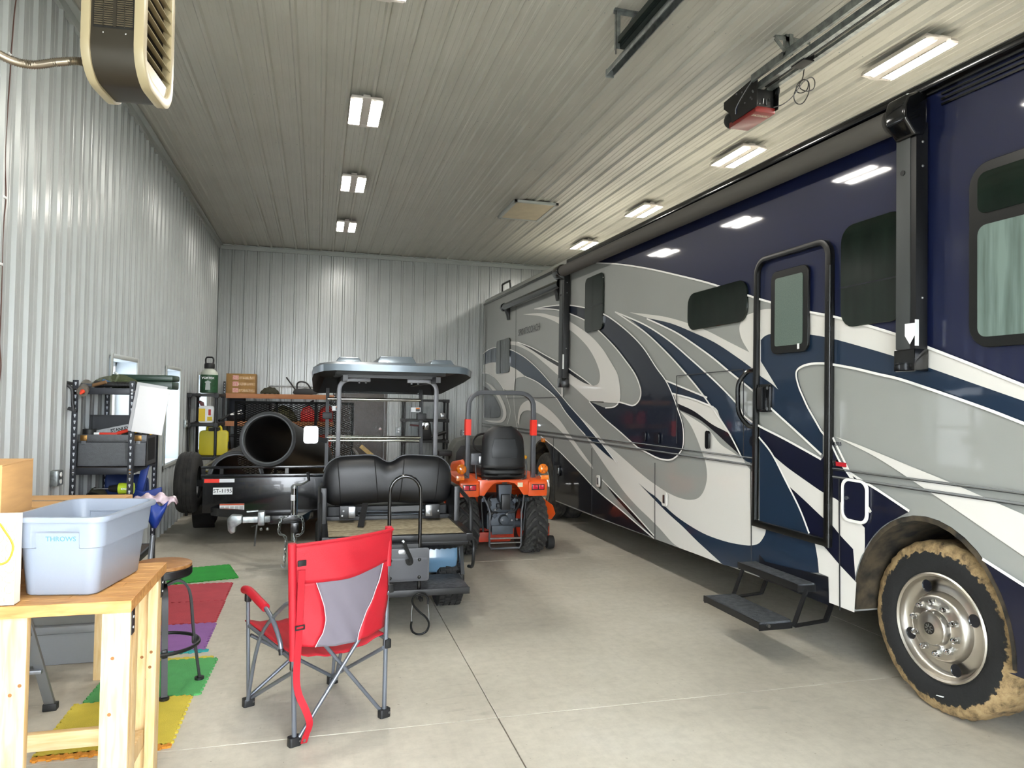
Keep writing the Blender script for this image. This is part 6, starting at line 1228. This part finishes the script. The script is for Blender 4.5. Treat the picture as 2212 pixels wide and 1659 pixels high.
text('lettering', 'THROWS', .026, mat('faded_teal_ink', '#4f8f9a', .7), O_, frame((.012, -.2335, .222), (1, 0, 0), (0, -.1, 1)), ext=.0004)
# cartons and gift bag
big = carton('cardboard_box', 'tall cardboard box standing behind the gift bag on the bench', (-1.4, 3.29, .972), (.5, .31, .5), 0, None, False)
part('flap', B().bb(-.25, .25, -.155, .155, .5, .504), card, big); ar = mat('carton_print', '#5a4020', .7)
for y in (.02, .05): part('arrow_print', B().prism([(y-.004, .06), (y+.004, .06), (y+.004, .1), (y+.01, .1), (y, .115), (y-.01, .1), (y-.004, .1)], lambda u, v: (.2503, u+.02, v), (.0006, 0, 0)), ar, big)
GB_ = thing('gift_bag', 'white and gold patterned gift bag at the left frame edge', 'gift bag', (-1.15, 3.058, .972)); GB_.scale = (1, .8, 1.1)
gw = mat('gift_bag_white', '#f1ead9', .5); gd = mat('gift_bag_gold', '#d3a942', .35, .5)
part('bag', B().bb(-.09, .09, -.035, -.0345, 0, .3).bb(-.09, .09, .0345, .035, 0, .3).bb(-.09, -.0895, -.035, .035, 0, .3).bb(.0895, .09, -.035, .035, 0, .3).bb(-.09, .09, -.035, .035, 0, .001), gw, GB_)
for i in range(5):
    for j in range(9):
        cx_, cz_ = -.072+.036*i, .02+.034*j
        if cz_ < .29: part('gold_octagon', B().tube([(cx_+.015*cos(pi/8+q*pi/4), -.0355, cz_+.015*sin(pi/8+q*pi/4)) for q in range(8)], .0008, 4, closed=True), gd, GB_)
part('cord_handle', B().tube(spline([(.03, -.037, .28), (.055, -.045, .25), (.085, -.05, .2), (.07, -.05, .15), (.03, -.05, .14), (-.02, -.05, .16), (-.05, -.045, .22), (-.05, -.037, .28)], 6), .004, 6), gd, GB_)
# second table behind with a flat carton
T2 = thing('side_table', 'plain wooden table behind the work bench', 'table', (-1.5, 4.72, 0))
wp('table_top', B().bb(-1.84, -1.2, 4.38, 5.06, .82, .86), but, T2, bev=.003)
for (x, y) in ((-1.29, 4.93), (-1.83, 4.93), (-1.83, 4.42)): wp('leg', B().bb(x, x+.09, y, y+.09, 0, .82), pine, T2, bev=.003)
fb = carton('cardboard_box', 'flat taped cardboard box behind the grey tote', (-1.5, 4.7, .862), (.78, .5, .27), radians(-3)); part('flap_seam', B().bb(-.39, .39, -.003, .003, .2695, .2712), ar, fb)
u1 = part('storage_tote', B().prism([(-.2, 0), (.2, 0), (.24, .32), (-.24, .32)], lambda u, v: (u, -.17, v), (0, .34, 0)).bb(-.25, .25, -.18, .18, .32, .35), mat('grey_tote_dark', '#7d7d79', .5), None, bev=.012); u1.location = (-1.58, 5.45, .25); tag(u1, 'grey lidded tote in the shade below the table', 'tote')
u2 = part('storage_tote', B().prism([(-.24, 0), (.24, 0), (.26, .2), (-.26, .2)], lambda u, v: (u, -.19, v), (0, .38, 0)).bb(-.27, .27, -.2, .2, .2, .249), mat('grey_tote_mid', '#8f9294', .5), None, bev=.012); u2.location = (-1.58, 5.45, 0); tag(u2, 'lower grey tote on the floor below the table', 'tote')
# step ladder
al = mat('ladder_aluminium', '#83868a', .4, .6); LD = thing('step_ladder', 'folded aluminium step ladder leaning under the bench', 'ladder', (-1.52, 4.4, 0))
for (x, dx) in ((.13, -.1), (-.22, .02)): part('rail', B().bar((x, .13, .02), (x+dx, -.1, .72), .05, .025, (0, 1, 0)), al, LD, bev=.003); part('foot', B().box((x, .13, .02), (.07, .05, .04)), bplas, LD, bev=.006)
for k in range(3): t_ = .25+.22*k; part('step', B().box((-.05-.02*k, .13-.23*t_/.7, t_), (.33-.03*k, .07, .02)), al, LD, bev=.003)
# stool
st_w = bpy.data.materials.new('stool_walnut'); st_w.use_nodes = True; wood(st_w, '#7a4f28', '#96683a', '#a97c4a', (3, 14, 14))
ST = thing('bar_stool', 'round wooden stool with black metal legs behind the bench', 'stool', (-.88, 4.72, .012))
part('seat', B().lathe([(0, .735), (.155, .735), (.165, .73), (.165, .712), (.155, .707), (0, .707)], (0, 0, 0), (0, 0, 1), 40), st_w, ST); part('seat_band', B().lathe([(.163, .665), (.167, .668), (.167, .706), (.163, .71)], (0, 0, 0), (0, 0, 1), 40), black, ST); part('seat_plate', B().cyl((0, 0, .66), (0, 0, .706), .16, n=30), black, ST)
part('screw_post', B().cyl((0, 0, .4), (0, 0, .67), .02), gun, ST)
for k in range(4):
    a = radians(-72+90*k); q = lambda r, z: (r*cos(a), r*sin(a), z)
    part('leg', B().tube(spline([q(.03, .6), q(.09, .62), q(.14, .58), q(.165, .5), q(.185, .3), q(.225, .015)], 6), .015, sq=(.034, .014)), black, ST)
    part('foot_pad', B().cyl(q(.225, 0), q(.225, .014), .028, n=14), black, ST); part('ring_clamp', B().box(q(.192, .25), (.03, .03, .05), (0, 0, a)), black, ST, bev=.006)
part('foot_ring', B().tube([(.215*cos(i*pi/16), .215*sin(i*pi/16), .25) for i in range(32)], .011, 8, closed=True), black, ST); part('hub', B().cyl((0, 0, .4), (0, 0, .47), .035), black, ST)
# interlocking foam mats
def foam(label, x0, y0, col, rz=0., sx=.61, sy=.61):
    m = mat('foam_'+col.lstrip('#'), col, .85, var=.06, vscale=8, bump=.5, bscale=160)
    P = []
    def side(p, q, sg):
        d = Vector(q)-Vector(p); L = d.length; d.normalize(); nn = Vector((d.y, -d.x)); k = max(2, int(L/.055)); out = []
        for i in range(k):
            a = i/k*L; w = L/k
            for t, h in ((.1, 0), (.2, .012), (.45, .014), (.55, 0)): out.append(tuple(Vector(p)+d*(a+w*t)+nn*h*sg))
        return [p]+out
    c = [(-sx/2, -sy/2), (sx/2, -sy/2), (sx/2, sy/2), (-sx/2, sy/2)]
    for i in range(4): P += side(c[i], c[(i+1) % 4], 1 if i < 2 else -1)
    o = part('foam_mat', B().prism(P, lambda u, v: (u, v, 0), (0, 0, .011)), m, None); o.location = (x0, y0, 0); o.rotation_euler = (0, 0, rz)
    return tag(o, label, 'mat', 'interlocking foam floor mats')
foam('yellow foam floor mat nearest the camera under the bench', -.98, 4.255, '#c9b640'); foam('green foam floor mat under the stool, next to the yellow mat', -.93, 4.875, '#4f9e5a', radians(-2))
foam('purple foam floor mat beyond the stool', -1.03, 5.66, '#8d5f9e'); foam('red foam floor mat next to the purple mat', -1.04, 6.29, '#b2404a'); foam('red foam floor mat furthest of the two red ones', -1.045, 6.91, '#b5434d'); foam('bright green foam mat turned askew at the far end', -1.08, 7.62, '#2f9a3c', radians(14))
foam('orange border strip of the yellow foam mat', -.98, 3.93, '#d08a2c', 0, .6, .04); foam('teal border strip of the purple foam mat', -1.0, 5.335, '#2f9a9a', 0, .6, .035); foam('yellow border strip behind the green stool mat', -.93, 5.2, '#c9b640', radians(-2), .56, .035)

# ================================================================== red camp chair
red = mat('red_nylon', '#a8081e', .6, var=.05, vscale=6, bump=.25, bscale=500); gmesh = mat('grey_mesh_cloth', '#6d6770', .75, bump=.4, bscale=700); tubem = mat('grey_steel_tube', '#6b7078', .35, .5)
CC = thing('camp_chair', 'red folding camp chair seen from behind in the foreground', 'chair', (.024, 4.19, 0), math.atan2(.44, .898))
# local: x to the right, y forward
HW, HD = .26, .302
TL, TR = Vector((-.305, -HD-.02, 1.0)), Vector((.265, -HD-.0, 1.03))
def tb_(name, p, q, r=.0105, m=tubem): return part(name, B().cyl(p, q, r, n=12), m, CC)
bl, brr, fl2, fr2 = Vector((-HW, -HD, .02)), Vector((HW, -HD, .02)), Vector((-HW, HD, .02)), Vector((HW, HD, .02))
tb_('back_post', bl, TL, .0125); tb_('back_post', brr, TR, .0125)
tb_('back_brace', (-.27, -HD+.012, .68), brr+Vector((-.02, .012, .02))); tb_('back_brace', (.262, -HD-.014, .69), bl+Vector((.02, -.014, .02)))
tb_('front_brace', fl2+Vector((0, .01, .02)), (HW, HD-.02, .4)); tb_('front_brace', fr2+Vector((0, -.01, .02)), (-HW, HD-.01, .4))
for s, f, b_ in ((-1, fl2, bl), (1, fr2, brr)):
    tb_('front_leg', f, (s*.285, HD-.02, .62)); part('side_leg', B().tube(spline([f+Vector((s*.012, -.02, .02)), (s*.275, HD-.12, .32), (s*.28, HD-.25, .5), (s*.285, -HD+.1, .68), (s*.275, -HD+.02, .71)], 5), .0105, 10), tubem, CC)
    tb_('side_brace', f+Vector((s*-.012, -.02, .03)), b_+Vector((s*-.012, 0, .36)))
    ar_ = part('armrest', B().tube(spline([(s*.29, HD+.02, .655), (s*.295, HD-.06, .665), (s*.295, .1, .64), (s*.29, .02, .62)], 5), .023, 12), red, CC); part('arm_tube', B().tube(spline([(s*.29, .04, .625), (s*.287, -.06, .58), (s*.282, -.14, .5), (s*.28, -.17, .44)], 5), .0125, 10), tubem, ar_); part('arm_end', B().cyl((s*.28, -.165, .45), (s*.28, -.172, .42), .0145), bplas, ar_)
    part('joint', B().box((s*.285, HD-.02, .62), (.03, .035, .05)), bplas, CC, bev=.006); part('slider', B().box((s*.27, -HD, .4), (.036, .036, .05)), bplas, CC, bev=.006); part('slider', B().box((s*.28, -HD, .7), (.036, .036, .045)), bplas, CC, bev=.006)
for p in (bl, brr, fl2, fr2): ft = part('foot', B().prism(rrect(-.032, .032, -.022, .022, .012), lambda u, v, p=p: (p.x+u, p.y+v, 0), (0, 0, .045)), bplas, CC, bev=.006); part('rivet', B().cyl((p.x+.02, p.y-.024, .025), (p.x+.02, p.y-.018, .025), .006, n=8), steel, ft)
def back(u, v):
    """back cloth: u across, v from bottom to top"""
    zt = 1.005+.025*u; z = .5+(zt-.5)*v-.035*(1-abs(2*u-1)**2)*(1-v)*.5
    x = -.315+.595*u; pull = (1-v)*.035; x = x*(1-pull/.28)
    return Vector((x, -HD-.012-.075*(1-abs(2*u-1)**1.7)*(1-.35*v)+.004*sin(u*31+v*17)*(1-v)-.006*sin(v*9+u*5), z))
def itp(t, tab):
    for (a, p), (b, q) in zip(tab, tab[1:]):
        if a <= t <= b: return p+(q-p)*(t-a)/(b-a)
    return tab[-1][1]
uL = lambda v: itp(v, [(0, .17), (.12, .24), (.26, .285), (.38, .275), (.5, .24), (.72, .17), (1.01, .17)])
uR = lambda v: itp(v, [(0, .6), (.15, .66), (.3, .745), (.5, .85), (.6, .895), (.72, .93), (1.01, .93)])
vT = lambda u: .62+.13*max(0, u-.52)
def piece(ua, ub, va, vb, n1, n2):
    def fn(s_, t_):
        u = s_; 
        for _ in range(3): v = va(u)+(vb(u)-va(u))*t_; u = ua(v)+(ub(v)-ua(v))*s_
        return back(u, v)
    return B().grid(fn, n1, n2)
z0_, one = (lambda v: 0.), (lambda v: 1.)
rp_ = piece(z0_, uL, z0_, vT, 7, 25); 
for q_ in (piece(uR, one, z0_, vT, 7, 25), piece(z0_, one, vT, one, 33, 11)): rp_.add(q_.v, q_.f)
part('back_panel', rp_, red, CC, solid=.004); part('mesh_panel', piece(uL, uR, z0_, vT, 21, 25), gmesh, CC, solid=.004)
for ff in ([back(uL(vT(uL(.6))*i/20), vT(uL(.6))*i/20)+Vector((0, -.003, 0)) for i in range(21)], [back(uR(vT(uR(.65))*i/20), vT(uR(.65))*i/20)+Vector((0, -.003, 0)) for i in range(21)]): part('piping', B().tube(ff, .0025, 5), mat('pale_piping', '#b9a9ad', .6), CC)
hemp = [back(.0+1.0*i/40, 1.0) for i in range(41)]; part('top_hem', B().tube(hemp, .009, 8), red, CC)
part('sleeve', B().tube([bl.lerp(TL, .42+.6*i/10) for i in range(11)], .021, 12), red, CC); part('sleeve', B().tube([brr.lerp(TR, .8+.215*i/6) for i in range(7)], .02, 12), red, CC)
part('seat_cloth', B().grid(lambda u, v: Vector((-.27+.54*u, -HD+.03+.63*v, .45-.055*sin(pi*u)*(1-.25*v)+.03*v**2-.012*(v > .93)+.004*sin(30*u))), 25, 17), red, CC, solid=.006)
part('side_pocket', B().bb(.255, .275, -.02, .2, .36, .6), red, CC, bev=.008)
part('seat_rail', B().cyl((-.27, -HD, .42), (-.275, HD, .46), .0105), tubem, CC); part('seat_rail', B().cyl((.27, -HD, .42), (.275, HD, .46), .0105), tubem, CC)
sp_ = [(-.262, -.345, .885), (-.265, -.345, .7), (-.268, -.338, .5), (-.272, -.335, .35), (-.265, -.35, .27), (-.235, -.37, .19), (-.215, -.375, .12), (-.225, -.36, .06), (-.232, -.35, .02)]
part('carry_strap', B().tube(spline(sp_, 6), .02, sq=(.036, .003)), red, CC); bko = part('strap_buckle', loop(rrect(-.026, .026, -.012, .012, .004), rrect(-.02, .02, -.006, .006, .003), 0, .004), bplas, CC)
bk = bko.data
for v in bk.vertices: v.co = Vector((v.co.y-.266, -.348-v.co.x, v.co.z+.6))
part('strap_stud', B().cyl((-.232, -.352, .035), (-.232, -.358, .035), .008, n=12), steel, CC); part('strap_loop', B().bb(-.285, -.24, -.353, -.343, .905, .935), bplas, CC, bev=.004)
print('SCENE objects', len(bpy.data.objects))
